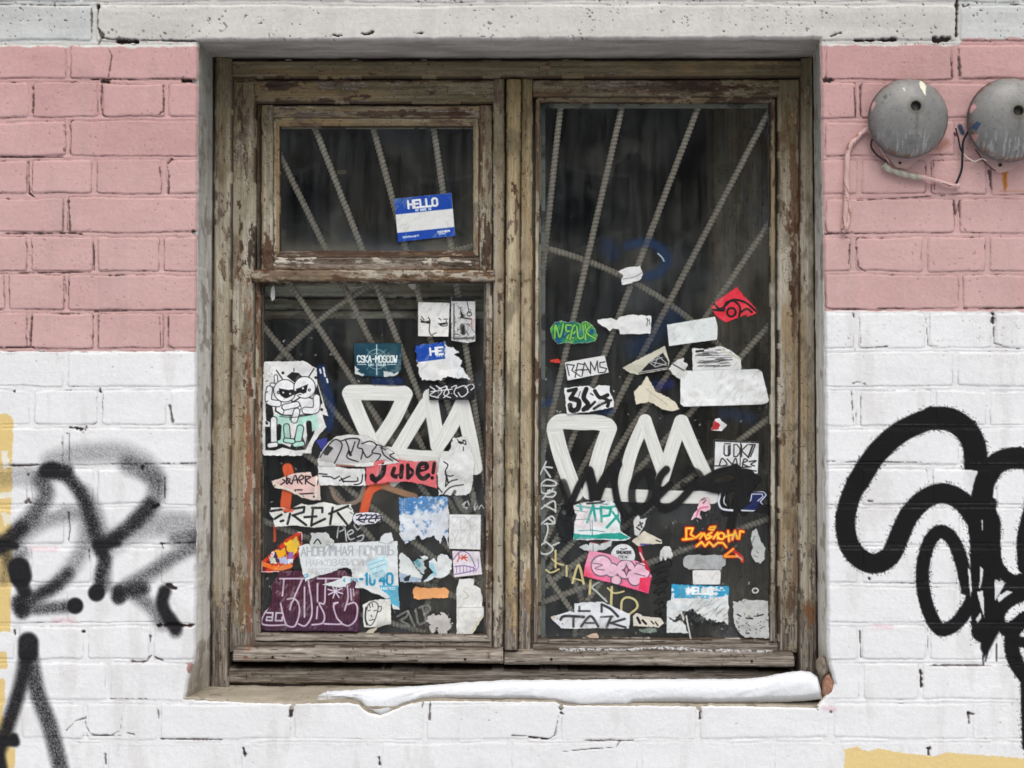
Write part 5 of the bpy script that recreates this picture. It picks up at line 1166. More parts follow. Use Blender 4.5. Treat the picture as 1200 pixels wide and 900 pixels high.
def bluew(c):
    n = fbm(c.X * .18, c.Y * .18, 8, 4); g = sst(612, 582, c.Y + .25 * (c.X - 490))
    c.c = mixc(c.c, sst(.42, .62, n * .7 + g * .42), (78, 130, 184)); c.c = mixc(c.c, sst(.62, .72, fbm(c.X * .35, c.Y * .35, 9, 3)) * .6, (234, 236, 240))
sticker("crumpled white paper square with rubbed blue print near the top", [(467.5, 583.5), (490, 583), (498, 581.5), (525, 582), (526.5, 605), (525, 639), (520, 628), (516, 637), (508, 628), (500, 630), (494, 632), (490, 626), (486, 632), (476, 637), (469, 628)], (212, 216, 222), bluew, torn=1.4, noise=10)
sticker("white upright sticker with faint embossed grey letters", [(526.5, 602.5), (563.5, 603), (563, 644), (526, 643)], (228, 228, 226), lambda c: (c.text("ZDC", 529, 606, 30, 15, 1.1, (206, 206, 208)), c.text("YOU", 529, 624, 30, 15, 1.1, (206, 206, 208))))
def purple(c):
    lines(c, [[(536, 658), (538, 653), (537, 648)], [(541, 656), (546, 650)], [(541, 651), (547, 657)], [(539, 654), (548, 653)]], 1.3, (206, 60, 50)); lines(c, [[(533, 664), (545, 663), (557, 667), (545, 671), (533, 673)], [(531, 656), (540, 646), (550, 650), (557, 664)]], 1.2, (130, 100, 160)); 
    for x in range(535, 556, 4): c.line([(x, 664), (x, 671)], .8, (140, 110, 170))
    c.line([(560, 655), (561, 664), (557, 670)], .9, (150, 120, 180))
sticker("small white sticker with a red glyph over a purple drawn band", [(530, 645.5), (562, 646), (565, 673), (532, 676.5)], (228, 220, 226), purple)
sticker("tall blank white label folded across the middle by the lower right corner", [(535, 690), (538, 679), (548, 678), (556, 678), (555, 686), (559, 687), (563, 690), (565.5, 700), (565, 710), (567, 711), (567, 722), (553, 744), (535, 743)], (228, 228, 224),
        lambda c: (c.line([(534, 711.8), (567, 711.8)], .9, (176, 174, 168)), c.fill([(553, 743), (567, 722), (563, 722), (551, 740)], (222, 216, 190), soft=1.2), c.line([(543, 692), (549, 699), (543, 702)], 1.2, (196, 188, 172), sm=True)), torn=.6)
sticker("peach orange blank sticker with a scalloped outline", [(484, 690), (487, 687), (492, 689), (498, 688), (503, 690), (509, 688), (515, 689), (521, 688.5), (526, 692), (525, 700), (519, 701), (508, 701), (497, 702), (491, 703), (485, 701), (484, 695)], (236, 168, 110), lambda c: c.noise(8, .6, 3), torn=.8)
sticker("white and pale blue torn triangle beneath the blue print paper", [(468, 651), (471, 647), (478, 652), (484, 660), (491, 668), (495, 675), (493, 682), (480, 682), (468, 681.5)], (214, 218, 216), lambda c: (c.fill([(469, 671), (482, 675), (493, 678), (490, 682), (468, 681)], (160, 178, 196), torn=1.2), c.fill([(473, 677), (482, 673), (479, 680), (474, 681)], (40, 42, 44), torn=.8)), torn=1.4)
sticker("round white disc sticker torn on its left side", [(503, 658), (508, 653), (512, 658), (513, 651), (518, 649), (525, 651), (529.5, 658), (529, 667), (524, 675), (517, 678), (509, 677), (502, 681), (496, 682), (503, 674), (508, 670), (503, 664)], (220, 224, 224), lambda c: (c.line([(506, 662), (509, 672)], 5, (150, 206, 222), soft=2), c.line([(498, 680), (508, 673)], 1.5, (180, 214, 224))), torn=.9)
sticker("little white and teal scraps left of the round white disc", [(484, 658), (490, 654), (494, 655), (493, 652), (501, 651), (502, 655), (496, 658), (499, 665), (496, 674), (491, 668)], (176, 190, 190), lambda c: (c.line([(487, 656), (491, 662)], 5, (90, 150, 164), soft=1.5), c.line([(494, 653), (500, 653)], 3.4, (232, 232, 232))), torn=1.4)
def kid(c):
    lines(c, [[(430, 714), (432, 708), (438, 705), (443, 709), (442, 718), (438, 729), (433, 733), (429, 727), (428, 718), (430, 714)], [(443, 711), (447, 711), (446, 716), (442, 717)], [(431, 716), (434, 715)], [(438, 716), (441, 715)], [(435, 721), (436, 723)], [(433, 727), (438, 726)], [(436, 707), (437, 711)], [(433, 708), (434, 712)]], 1.0, (40, 40, 46)); c.line([(429, 712), (428, 724), (430, 732)], 2.0, (60, 60, 66), sm=True)
    c.c = mixc(c.c, sst(725, 735, c.Y) * sst(438, 446, c.X) * .5, (120, 120, 120))
sticker("white square sticker with a small ink head of a child", [(425.5, 709), (432, 704.5), (440, 702.5), (458, 702), (458.5, 731), (450, 733), (443, 735.5), (426, 735)], (226, 226, 218), kid, torn=.7)
sticker("narrow cream scrap beneath the child head sticker", [(428, 741), (432, 737.5), (440, 736), (443, 733), (441, 738), (437, 742), (430, 742.5)], (206, 196, 178), None, torn=.8)
def blr(c):
    G = (150, 150, 146)
    for q in ([(466, 722), (478, 716), (476, 723), (470, 727), (480, 733), (472, 733)], [(478, 716), (486, 734)], [(487, 714), (491, 731), (500, 727)], [(491, 712), (501, 709), (504, 714), (497, 720)], [(495, 712), (500, 728)]): c.line(q, 2.4, G, cover=True, a=.75, soft=.8, sm=len(q) > 2)
    c.fill([(501, 724), (507, 719), (514, 722), (518, 716), (524, 720), (530, 730), (527, 737), (522, 744), (515, 744), (512, 736), (507, 744), (503, 735)], (196, 192, 188), cover=True, torn=3, seed=21, freq=.5)
sticker("silver BLR marker tag ending in a shredded white patch", [(464, 708), (532, 708), (532, 746), (464, 746)], W_, blr, only=True)
painted("marker_writing", case, (626, 536, 755, 728), keparto, 3, "white and yellow marker letters down the left edge of the right pane")
painted("marker_writing", case, (755, 650, 795, 735), scribble_r, 3, "thin black looping scribble on the right pane")
# right pane
def nepuk(c):
    n = sst(.35, .65, fbm(c.X * .12, c.Y * .12, 3, 3)); c.c = mixc(c.c, n, (24, 120, 96)); c.c = mixc(c.c, sst(.55, .68, fbm(c.X * .15, c.Y * .09, 4, 3)), (18, 88, 120))
    for q in ([(650, 396), (651, 381), (656, 395), (660, 380)], [(672, 382), (664, 381), (664, 388), (671, 388), (664, 396), (672, 396)], [(668, 398), (672, 382), (677, 384), (672, 391)], [(676, 383), (678, 396), (684, 394), (683, 381)], [(686, 398), (686, 380)], [(694, 380), (687, 389), (698, 397)]):
        c.line(q, 3.6, (14, 50, 52), sm=True); c.line(q, 2.3, (122, 190, 84), sm=True)
    c.c = mixc(c.c, ((c.a > .2) & (c.a < .9)).astype(float), (220, 226, 214))
sticker("green and teal cut out graffiti lettering on the right pane", [(645, 385), (650, 378), (658, 376), (666, 378), (672, 376), (680, 379), (686, 376), (692, 379), (698, 387), (701, 393), (697, 400), (688, 402), (680, 402), (672, 403), (662, 402), (654, 403), (647, 396)], (90, 170, 70), nepuk, torn=.8)
sticker("white torn strip like a paper arm above the REAMS sticker", [(700, 375), (706, 374), (716, 372.5), (722, 375), (728, 371), (736, 369), (763, 370), (762.5, 391), (727, 392), (724, 386), (718, 385), (715, 388), (708, 383), (701, 379)], (226, 226, 224), lambda c: lines(c, [[(757, 373), (760, 376)], [(759, 373), (758, 382)], [(761, 374), (761, 380)]], .8, (60, 60, 60)), torn=.9)
sticker("crumpled small white scrap stuck where two bars cross", [(724.5, 318), (735, 313), (750, 312), (753.5, 321), (750, 328), (738, 332), (729, 334), (728, 327), (731, 323)], (224, 224, 222), lambda c: c.line([(729, 327), (742, 325), (752, 320)], 1, (130, 130, 130), sm=True), torn=.8, curl=.004)
def redeye(c):
    lines(c, [[(836, 355), (843, 362), (850, 358), (857, 352), (866, 352), (876, 356), (888, 367)], [(836, 363), (846, 364)], [(848, 364), (851, 355), (860, 353), (867, 360), (866, 371)], [(868, 366), (875, 362), (881, 366)]], 2.6, BK)
    c.line([(857 + 5 * math.cos(t), 366 + 5 * math.sin(t)) for t in np.linspace(0, 6.3, 16)], 2.6, BK); c.line([(870, 371), (874, 370)], 2, BK)
sticker("bright red diamond shaped sticker with black looping lines", [(833.5, 360), (840, 352), (863, 336.5), (889.5, 366), (880, 370), (866, 372), (856, 376), (851, 378), (841, 372), (836, 366)], (226, 50, 66), redeye, torn=.7)
sticker("blank white tilted label above the scratched white sticker", [(781.5, 380.5), (838, 371), (841, 382), (840.5, 398), (784, 405.5)], (224, 228, 226), None, torn=.2)
def reams(c):
    lines(c, [[(667, 440), (664, 427), (673, 428), (670, 434), (680, 441)], [(674, 442), (677, 426), (684, 427)], [(674, 434), (682, 433)], [(682, 441), (685, 425), (692, 438)], [(682, 434), (690, 433)], [(692, 437), (692, 424), (697, 434), (700, 423), (701, 436)], [(709, 424), (703, 425), (703, 430), (711, 432), (709, 436), (702, 437)]], 1.3, (36, 36, 40), sm=False)
sticker("white tilted sticker with the thin hand lettered word REAMS", [(662, 424.5), (708.5, 416.5), (713.5, 436.5), (665, 446)], (224, 224, 222), reams, torn=.2)
def bold36(c):
    for q, w in (([(666, 458), (675, 456)], 4), ([(675, 456), (669, 466)], 4.5), ([(669, 467), (678, 470), (677, 479), (670, 481), (668, 475)], 6), ([(687, 456), (684, 466), (689, 474), (684, 480)], 5.5), ([(697, 458), (703, 466), (712, 463)], 4.5), ([(706, 466), (713, 470), (712, 476)], 4), ([(696, 479), (704, 474), (716, 469)], 3), ([(688, 480), (697, 471)], 3)): c.line(q, w, BK, sm=len(q) > 2)
    c.line([(672, 476)], 2.4, (228, 228, 228)); c.line([(680, 459), (678, 465)], .9, BK); c.line([(692, 461), (695, 463)], 1.4, BK)
sticker("white torn sticker with fat black curling numerals under the REAMS sticker", [(661, 454.5), (676, 453), (690, 452), (696, 456), (702, 451), (714, 452), (715, 460), (719, 470), (719.5, 477), (690, 483), (664.5, 485)], (228, 228, 228), bold36, torn=.8)
sticker("small red paint scrap between two bars", [(644, 421.5), (655, 420.5), (657, 424), (656, 427.5), (651, 425), (645, 424)], (206, 66, 50), lambda c: c.line([(653, 426), (657, 427)], 2, (30, 24, 40)), torn=.8)
def star(c):
    c.fill([(748, 438), (762, 424), (777, 413), (783, 424), (782, 432), (765, 435)], (28, 28, 30), torn=.6); lines(c, [[(772, 414), (767, 429)], [(763, 424), (781, 428)], [(770, 416), (781, 426), (768, 430), (760, 424), (776, 419)], [(750, 436), (782, 431)]], 1.0, (190, 192, 190), sm=False)
sticker("cream folded strip over a black triangle with a scratched star", [(729, 431), (750, 420), (768, 411), (779, 405), (781, 412), (784, 424), (782, 433), (764, 436), (747, 439), (738, 437)], (204, 200, 182), star, torn=.6, curl=.004)
def scratch(c):
    rr = random.Random(3)
    for _ in range(44):
        y = rr.uniform(410, 432); x = rr.uniform(814, 846); c.line([(x, y), (x + rr.uniform(4, 20), y - rr.uniform(0, 1.5))], rr.uniform(.4, 1.3), (50, 50, 52), a=rr.uniform(.3, .9))
    c.line([(846, 410), (866, 420)], 2.4, (200, 196, 178)); c.line([(816, 412), (824, 411)], 2.4, BK)
sticker("scratched black and white sticker with a slanted top corner", [(811, 408), (828, 409), (845, 405), (857, 411), (868, 420), (869, 435), (812, 436)], (222, 222, 220), scratch, torn=.6)
sticker("three small torn white scraps left of the scratched sticker", [(783, 432), (789, 425), (797, 420), (803, 419), (800, 424), (806, 426), (803, 433), (811, 435), (808, 444), (798, 446), (790, 440)], (216, 217, 214), lambda c: c.line([(789, 427), (801, 434), (804, 435)], 1.6, (60, 60, 62)), torn=1.2)
sticker("large blank white label in the middle of the right pane", [(797.5, 438), (801, 434.5), (888, 432.5), (893, 436), (901, 469), (899, 472), (892, 474), (801, 476.5), (797, 473)], (232, 233, 232), None, torn=.15, noise=3)
sticker("cream torn paper shaped like a bent leg", [(743, 460), (747, 454), (752, 450), (758, 441), (763, 448), (768, 458), (777, 463), (786, 467), (792, 472), (796, 479), (789, 482), (776, 480), (766, 473), (760, 471), (745, 474)], (222, 214, 192), lambda c: c.line([(757, 456), (768, 464), (782, 474)], 1.0, (190, 178, 152), sm=True), torn=.8, curl=.003)
sticker("tiny red and white torn scrap on the right pane", [(833, 504), (836, 496), (838, 491), (843, 490), (847, 495), (852, 498), (849, 502), (845, 505), (838, 505)], (226, 224, 224), lambda c: c.fill([(833, 504), (837, 492), (841, 495), (844, 499), (841, 503)], (190, 36, 44), torn=1), torn=1)
def udk(c):
    c.fill([(836, 515), (890, 518), (890, 556), (836, 553)], (26, 26, 30)); c.fill([(838, 517.5), (889, 519.5), (888, 555), (837, 551)], (228, 229, 230))
    c.line([(868, 518), (867, 553)], 1.2, BK); c.text("U", 848.5, 522, 7, 12, 1.6, BK); c.line([(849, 520), (856, 520)], 1.4, BK); c.line([(854, 523), (854, 533)], 2.6, BK); c.text("DK7", 860, 521, 25, 14, 1.5, BK); c.line([(882, 522), (877, 536)], 2.2, BK)
    lines(c, [[(843, 545), (846, 537), (852, 544), (847, 546)], [(852, 538), (859, 545)], [(858, 545), (862, 537), (864, 544)], [(838, 546), (846, 546)], [(870, 546), (872, 538), (876, 540), (870, 543), (877, 547)], [(878, 541), (886, 540), (880, 544), (884, 546)], [(870, 550), (886, 552)], [(862, 548), (880, 547)]], 1.5, BK)
sticker("white sticker with black pen letters reading UDK7", [(836, 515), (890, 518), (889.5, 556), (836, 553)], (228, 229, 230), udk, torn=.1)
def rlogo(c):
    w = (216, 220, 230); n = (30, 38, 88)
    c.line([(845, 578), (842, 588), (846, 596), (858, 598)], 2.4, w, sm=True, cover=True); c.line([(850, 578), (848, 588), (852, 593)], 1.2, w, sm=True, cover=True)
    c.fill([(880, 577), (894, 575.5), (899, 579), (898, 584), (892, 588), (898, 596), (897, 598), (868, 598), (878, 590)], n, cover=True); lines(c, [[(881, 576), (895, 576), (898, 580), (891, 588), (899, 597)]], 1.3, w, sm=False); lines(c, [[(877, 590), (880, 585), (881, 579), (893, 579), (894, 582), (888, 587)]], 1.1, w, sm=False); c.line([(869, 598), (895, 599)], 1.6, w, cover=True)
sticker("navy sticker with a white outlined letter R half covered by black marker", [(841, 575), (900, 575), (900, 600), (841, 600)], BK, rlogo, only=True)
painted("marker_writing", case, (650, 535, 905, 640), moskva, 9, "broad black marker word painted across the right pane")
sticker("torn pink scrap with a white head shape", [(810, 609), (813, 601), (817, 597), (819, 588), (824, 583.5), (830, 583), (832, 591), (832, 597), (827, 600), (821, 598), (820, 604), (823, 609), (816, 606)], (232, 190, 200), lambda c: (c.line([(816, 605), (820, 596), (829, 594)], 2.0, (206, 110, 150), sm=True), c.line([(822, 586), (826, 584)], 1.2, (60, 50, 60)), c.line([(824, 590), (827, 586)], 1.2, (80, 60, 70))), torn=.9)
def neon(c):
    Z = [[(804, 632), (804, 619), (812, 619), (809, 626), (815, 630), (822, 625)], [(800, 632), (812, 631)], [(820, 631), (825, 625), (828, 631)], [(834, 624), (829, 627), (834, 629), (828, 632)], [(836, 631), (841, 624), (841, 631)], [(845 + 3.6 * math.cos(t), 628 + 3.8 * math.sin(t)) for t in np.linspace(0, 6.3, 12)], [(853, 622), (854, 634)], [(849, 629), (860, 626)], [(858, 632), (861, 622), (864, 631)], [(866, 631), (867, 622), (871, 623)], [(832, 618), (838, 617), (836, 621), (831, 620)], [(816, 640), (822, 635), (826, 640), (831, 635), (836, 640), (841, 636), (847, 636), (851, 641)]]
    for q in Z: c.line(q, 5.2, (196, 50, 28), cover=True, soft=1.2, sm=False)
    for q in Z: c.line(q, 3.2, (244, 120, 30), cover=True, sm=False)
    for q in Z: c.line(q, 1.6, (252, 214, 70), cover=True, sm=False)
sticker("neon orange and yellow cut out signature", [(797, 613), (876, 613), (876, 645), (797, 645)], BK, neon, only=True)
def tail(c):
    for w, col in ((4.2, (200, 60, 30)), (2.4, (250, 160, 50))): 
        for q in ([(849, 651), (859, 643)], [(849, 652), (866, 652)]): c.line(q, w, col, cover=True, sm=False)
    c.line([(860, 646), (868, 652), (870, 658)], 4, (200, 44, 30), cover=True, sm=True); c.line([(862, 649), (869, 656)], 1.2, (250, 200, 180), cover=True)
sticker("small orange and red arrow shaped scrap below the neon signature", [(845, 639), (875, 639), (875, 663), (845, 663)], BK, tail, only=True)
def teal(c):
    T = (30, 158, 142)
    c.fill([(672, 625), (690, 627), (710, 625), (727, 624), (738, 630), (728, 632), (700, 631), (672, 632)], T, torn=1); c.line([(676, 593), (700, 596), (725, 593)], 2.2, T, a=.9)
    for q, w in (([(688, 612), (695, 592), (698, 610)], 3), ([(705, 611), (704, 594), (716, 596), (714, 604), (706, 605)], 3), ([(711, 618), (724, 604)], 3), ([(718, 600), (726, 612)], 2.4), ([(680, 592), (681, 597)], 3.4)): c.line(q, w, T, sm=False)
    lines(c, [[(673, 609), (691, 608), (692, 622)], [(694, 610), (694, 628)], [(678, 622), (692, 621), (708, 623)], [(724, 598), (727, 620)], [(674, 598), (688, 600)], [(700, 590), (712, 591)]], .8, (30, 110, 106), sm=False)
    c.line([(688, 590), (702, 589), (708, 587)], 2.4, (44, 44, 46), sm=True); c.c = mixc(c.c, sst(.55, .7, fbm(c.X * .08, c.Y * .08, 5, 2)) * .35, (240, 200, 206))
sticker("white sticker with teal block graffiti letters", [(672, 592), (684, 589), (700, 587), (716, 586), (724, 592), (727, 600), (727, 622), (733, 626), (740, 630), (730, 634), (700, 632), (688, 633), (672, 632), (673, 612), (676, 604), (671, 598)], (226, 232, 232), teal, torn=.7)
sticker("glossy torn black scrap on the left side of the teal letters", [(658, 592), (664, 590), (671, 592), (674, 600), (671, 612), (672, 632), (660, 634), (654, 628), (652, 612), (655, 600)], (22, 24, 26), lambda c: c.noise(14, .5, 9), torn=1.6)
sticker("row of torn white fingers hanging below the teal letters", [(679, 641), (686, 637), (690, 639), (692, 634), (699, 636), (703, 640), (706, 634), (714, 634), (718, 632), (716, 640), (709, 644), (702, 645), (698, 648), (692, 646), (684, 645)], (206, 210, 210), lambda c: (c.line([(686, 634), (702, 636), (714, 633)], 2.2, (120, 60, 56), sm=True), c.line([(695, 638), (695, 646)], .8, (120, 120, 120))), torn=1)
def sneaker(c):
    c.text("SNEAKER", 722.5, 645.5, 17, 3.2, 1.0, (40, 40, 44), 1); c.line([(727.5, 643), (731, 643.5), (734.5, 642.5)], 1.2, (60, 60, 62), sm=True); c.text("FREAK", 725, 651, 11, 3, .8, (110, 110, 112), 1); c.line([(725, 656), (735, 656)], .8, (140, 140, 142))
sticker("round white sticker with small black print reading SNEAKER", [(730 + 14.2 * math.cos(t), 651.5 + 14.2 * math.sin(t)) for t in np.linspace(0, 6.1, 26)], (224, 225, 226), sneaker)
def bubble(c):
    c.c = mixc(c.c, sst(655, 695, c.Y - (c.X - 700) * .2) * .75, (240, 60, 110)); c.c = mixc(c.c, sst(702, 684, c.X) * sst(655, 675, c.Y) * .6, (226, 60, 80))
    for x, y, r in ((705, 663, 12), (717, 668, 8), (733, 667, 11), (752, 669, 10), (744, 678, 8), (722, 680, 6)): c.line([(x, y)], r * 2 + 1.8, (110, 90, 108)); 
    for x, y, r in ((705, 663, 12), (717, 668, 8), (733, 667, 11), (752, 669, 10), (744, 678, 8), (722, 680, 6)): c.line([(x, y)], r * 2 - 1.2, (236, 190, 208))
    lines(c, [[(694, 660), (706, 662), (697, 666), (708, 668)], [(745, 659), (758, 664)], [(744, 672), (756, 675)]], 1.2, (120, 96, 112)); c.fill([(734, 660), (736.5, 666), (740, 668), (736.5, 670), (734, 676), (731.5, 670), (728, 668), (731.5, 666)], (110, 80, 96)); c.fill([(734, 664), (735.5, 668), (734, 672), (732.5, 668)], (230, 150, 180))
    c.fill([(750, 677), (764, 676), (759, 695), (748, 690)], (240, 56, 96)); c.line([(705, 653), (700, 656)], 1.2, (240, 230, 236))
sticker("hot pink sticker with pale bubble graffiti letters and a star", [(690.5, 645), (708, 648), (716, 650), (728, 656), (745, 657), (755, 660), (764, 675), (759.5, 695.5), (720, 684), (683.5, 675), (686, 660)], (236, 150, 180), bubble, torn=.3)
sticker("thin red and white torn sliver right of the SNEAKER sticker", [(747, 638), (751, 640), (754, 652), (758, 660), (763, 670), (759, 670), (753, 660), (749, 650)], (190, 40, 62), lambda c: c.line([(750, 648), (754, 656)], 1.8, (226, 220, 220)), torn=.5)
sticker("ragged white scrap with black ink marks right of the teal letters", [(743, 606), (748, 604), (750, 608), (758, 607), (756, 615), (752, 622), (748, 628), (743, 627)], (216, 216, 214), lambda c: lines(c, [[(748, 616), (753, 613)], [(746, 618), (750, 621)], [(750, 612), (752, 618)]], 1.8, BK), torn=1.2)
sticker("cream paper shard with a violet lower edge", [(740, 634), (747, 628), (755, 622), (764, 627), (775, 632), (776, 637), (760, 638), (752, 640), (746, 639)], (216, 208, 190), lambda c: (c.line([(751, 638), (762, 638.5)], 2.6, (92, 84, 140)), c.line([(769, 633), (774, 635)], 1.4, BK)), torn=.7)
sticker("white torn paper with two legs next to the silver foil strip", [(773, 654), (774, 646), (778, 640), (785, 640), (787, 646), (789, 651), (786, 655), (782, 653), (780, 657), (777, 652), (775, 657)], (214, 216, 214), None, torn=.8)
sticker("silver grey foil strip with ragged lower edge", [(800.5, 655), (803, 651), (808, 650), (850, 650.5), (851, 662), (847, 664), (845, 668), (806, 667), (801, 663)], (172, 174, 174), lambda c: c.noise(20, .3, 5), torn=1)
sticker("small blank white label with rounded corners", [(811.5, 669.5), (813, 668), (843, 668), (844.5, 670), (844, 684), (842, 685), (812, 685)], (230, 228, 226), lambda c: c.line([(817, 677), (820, 674), (822, 676)], .8, (196, 196, 194)), torn=.1)
def hello3(c):
    c.fill([(785, 684), (855, 686), (855, 699), (785, 701)], (50, 156, 200)); c.c = mixc(c.c, sst(.47, .58, fbm(c.X * .16, c.Y * .22, 5, 3) - .25 * sst(690, 686, c.Y)) * (c.a > .1), (220, 226, 226))
    c.text("HELLO", 806.5, 688.2, 28, 7.4, 2.4, (234, 238, 240), 1); c.text("МЕНЯ ЗОВУТ", 803, 697, 35, 3.4, 1.1, (90, 170, 204), 1)
    c.fill([(803, 718), (812, 713), (820, 721), (832, 727), (840, 728), (852, 733), (852, 738), (806, 738)], (34, 36, 38), torn=2.5, seed=4); rr = random.Random(8)
    for _ in range(40): x = rr.uniform(805, 848); y = rr.uniform(706, 728); c.line([(x, y), (x + rr.uniform(4, 10), y - rr.uniform(2, 7))], rr.uniform(.5, 1.2), rr.choice([(120, 120, 118), (240, 240, 236), (90, 90, 90)]), a=.5)
    c.fill([(781, 722), (790, 726), (797, 719), (801, 727), (806, 722), (803, 732), (797, 727), (792, 730)], (50, 50, 52), torn=1.2); c.fill([(800, 716), (806, 716), (809, 742), (804, 738)], (36, 38, 40), torn=1.2)
sticker("pale blue HELLO name tag with a shredded white lower half", [(786.5, 684.5), (854, 687), (853, 733), (848, 728), (838, 734), (826, 729), (818, 733), (809, 724), (806, 742), (781.5, 742), (781, 704), (786, 703)], (222, 222, 220), hello3, torn=1.1, noise=9)
sticker("thin white paper sliver sticking out below the pale blue name tag", [(802, 716), (804, 716), (811, 752), (809, 752)], (210, 206, 200), None, torn=.2, curl=.0)
def hand(c):
    rr = random.Random(6)
    lines(c, [[(863, 703), (861, 699), (866, 697)], [(869, 705), (870, 701), (874, 702), (871, 706)], [(876, 703), (878, 697), (880, 703)]], 1.6, (150, 150, 150))
    for _ in range(34): x = rr.uniform(862, 898); y = rr.uniform(720, 744); c.line([(x, y), (x + rr.uniform(-2.5, 2.5), y + rr.uniform(-1.5, 1.5))], 1.1, (60, 60, 60), a=.8)
    lines(c, [[(864, 720), (868, 722)], [(887, 722), (894, 720)], [(874, 724), (882, 725)]], 1.6, BK)
sticker("grey white label full of small handwriting in the lower right corner", [(859, 704), (864, 706), (872, 702), (885, 703), (900, 704), (901, 748), (873, 747), (865, 740), (860, 730)], (196, 198, 196), hand, torn=1, noise=9)
sticker("round hand drawn white loop above the handwritten label", [(879, 697), (880, 690), (889, 688), (890, 696), (884, 700)], W_, lambda c: c.line([(885 + 3.4 * math.cos(t), 692 + 2.8 * math.sin(t)) for t in np.linspace(0, 6.3, 12)], 1.8, (200, 202, 200), cover=True), only=True)
sticker("grey feathered strip hanging at the right edge of the pane", [(879, 632), (881, 623), (886, 618), (889, 626), (891, 633), (897, 643), (896, 655), (891, 660), (885, 658), (880, 650), (882, 642)], (196, 198, 196), lambda c: lines(c, [[(884, 628), (881, 636)], [(886, 646), (889, 648)], [(883, 651), (888, 653)]], .9, (110, 110, 112)), torn=1.2)
def tak(c):
    M = (52, 52, 56)
    c.line([(678, 716), (691, 716)], 2.2, M); c.line([(679, 711), (679, 716)], 2.4, M)
    for q, w in (([(657, 726), (662, 722), (684, 723)], 3.2), ([(672, 723), (672, 734)], 3), ([(681, 734), (692, 722), (701, 734)], 2.8), ([(686, 730), (697, 730)], 2), ([(704, 723), (718, 722)], 2), ([(716, 723), (711, 734)], 3.2), ([(732, 725), (715, 730)], 2.6), ([(716, 730), (733, 735)], 2.4), ([(707, 709), (716, 714), (724, 722)], 3), ([(705, 708), (705, 717)], 2.6)): c.line(q, w, M, sm=len(q) > 2, soft=.8)
    c.fill([(644, 723), (652, 721), (650, 726)], (214, 196, 168), soft=1.5); c.line([(653, 725)], 1.2, M); c.line([(659, 731)], 1.4, M)
sticker("long white fish shaped sticker reading TAK in dark brush letters", [(644, 722.5), (655, 720), (668, 716), (673, 718), (673, 707), (690, 705.5), (705, 705), (715, 709), (738, 719.5), (738, 728), (737, 736.5), (700, 736), (680, 737), (658, 736), (650, 729)], (222, 224, 228), tak, torn=.7)
sticker("small torn white scrap with black dabs right of the TAK sticker", [(742, 722), (745, 718), (752, 721), (762, 723), (775, 724), (778, 730), (772, 735), (742, 734)], (216, 210, 196), lambda c: (c.line([(747, 724), (750, 730)], 3, BK), c.line([(753, 727), (757, 731)], 2.6, BK), lines(c, [[(763, 728), (766, 731)], [(768, 729), (771, 733)]], 1.6, BK)), torn=1)
sticker("tiny beige paper flake at the foot of the right pane", [(687, 745), (692, 742.5), (699, 741), (702, 746), (701, 748.5), (690, 748)], (212, 186, 164), None, torn=.8)
sticker("grey green smear of paper glue below the small torn scrap", [(748, 738), (758, 735), (768, 736), (769, 740), (762, 742), (752, 741)], (120, 134, 122), None, torn=1.4)
sticker("narrow white drip of paint in the top corner of the lower left pane", [(318, 338), (321, 334), (323, 342), (322, 351), (319, 353), (317.5, 347)], (216, 216, 210), None, torn=.6)
sticker("small white paper corner under the transom", [(478, 333), (488, 333), (485, 340), (481, 339)], (176, 172, 158), None, torn=.8)
sticker("thin curled paper strip under the transom left of centre", [(407, 336), (420, 335), (432, 334), (424, 337), (411, 340)], (150, 146, 130), None, torn=.8)
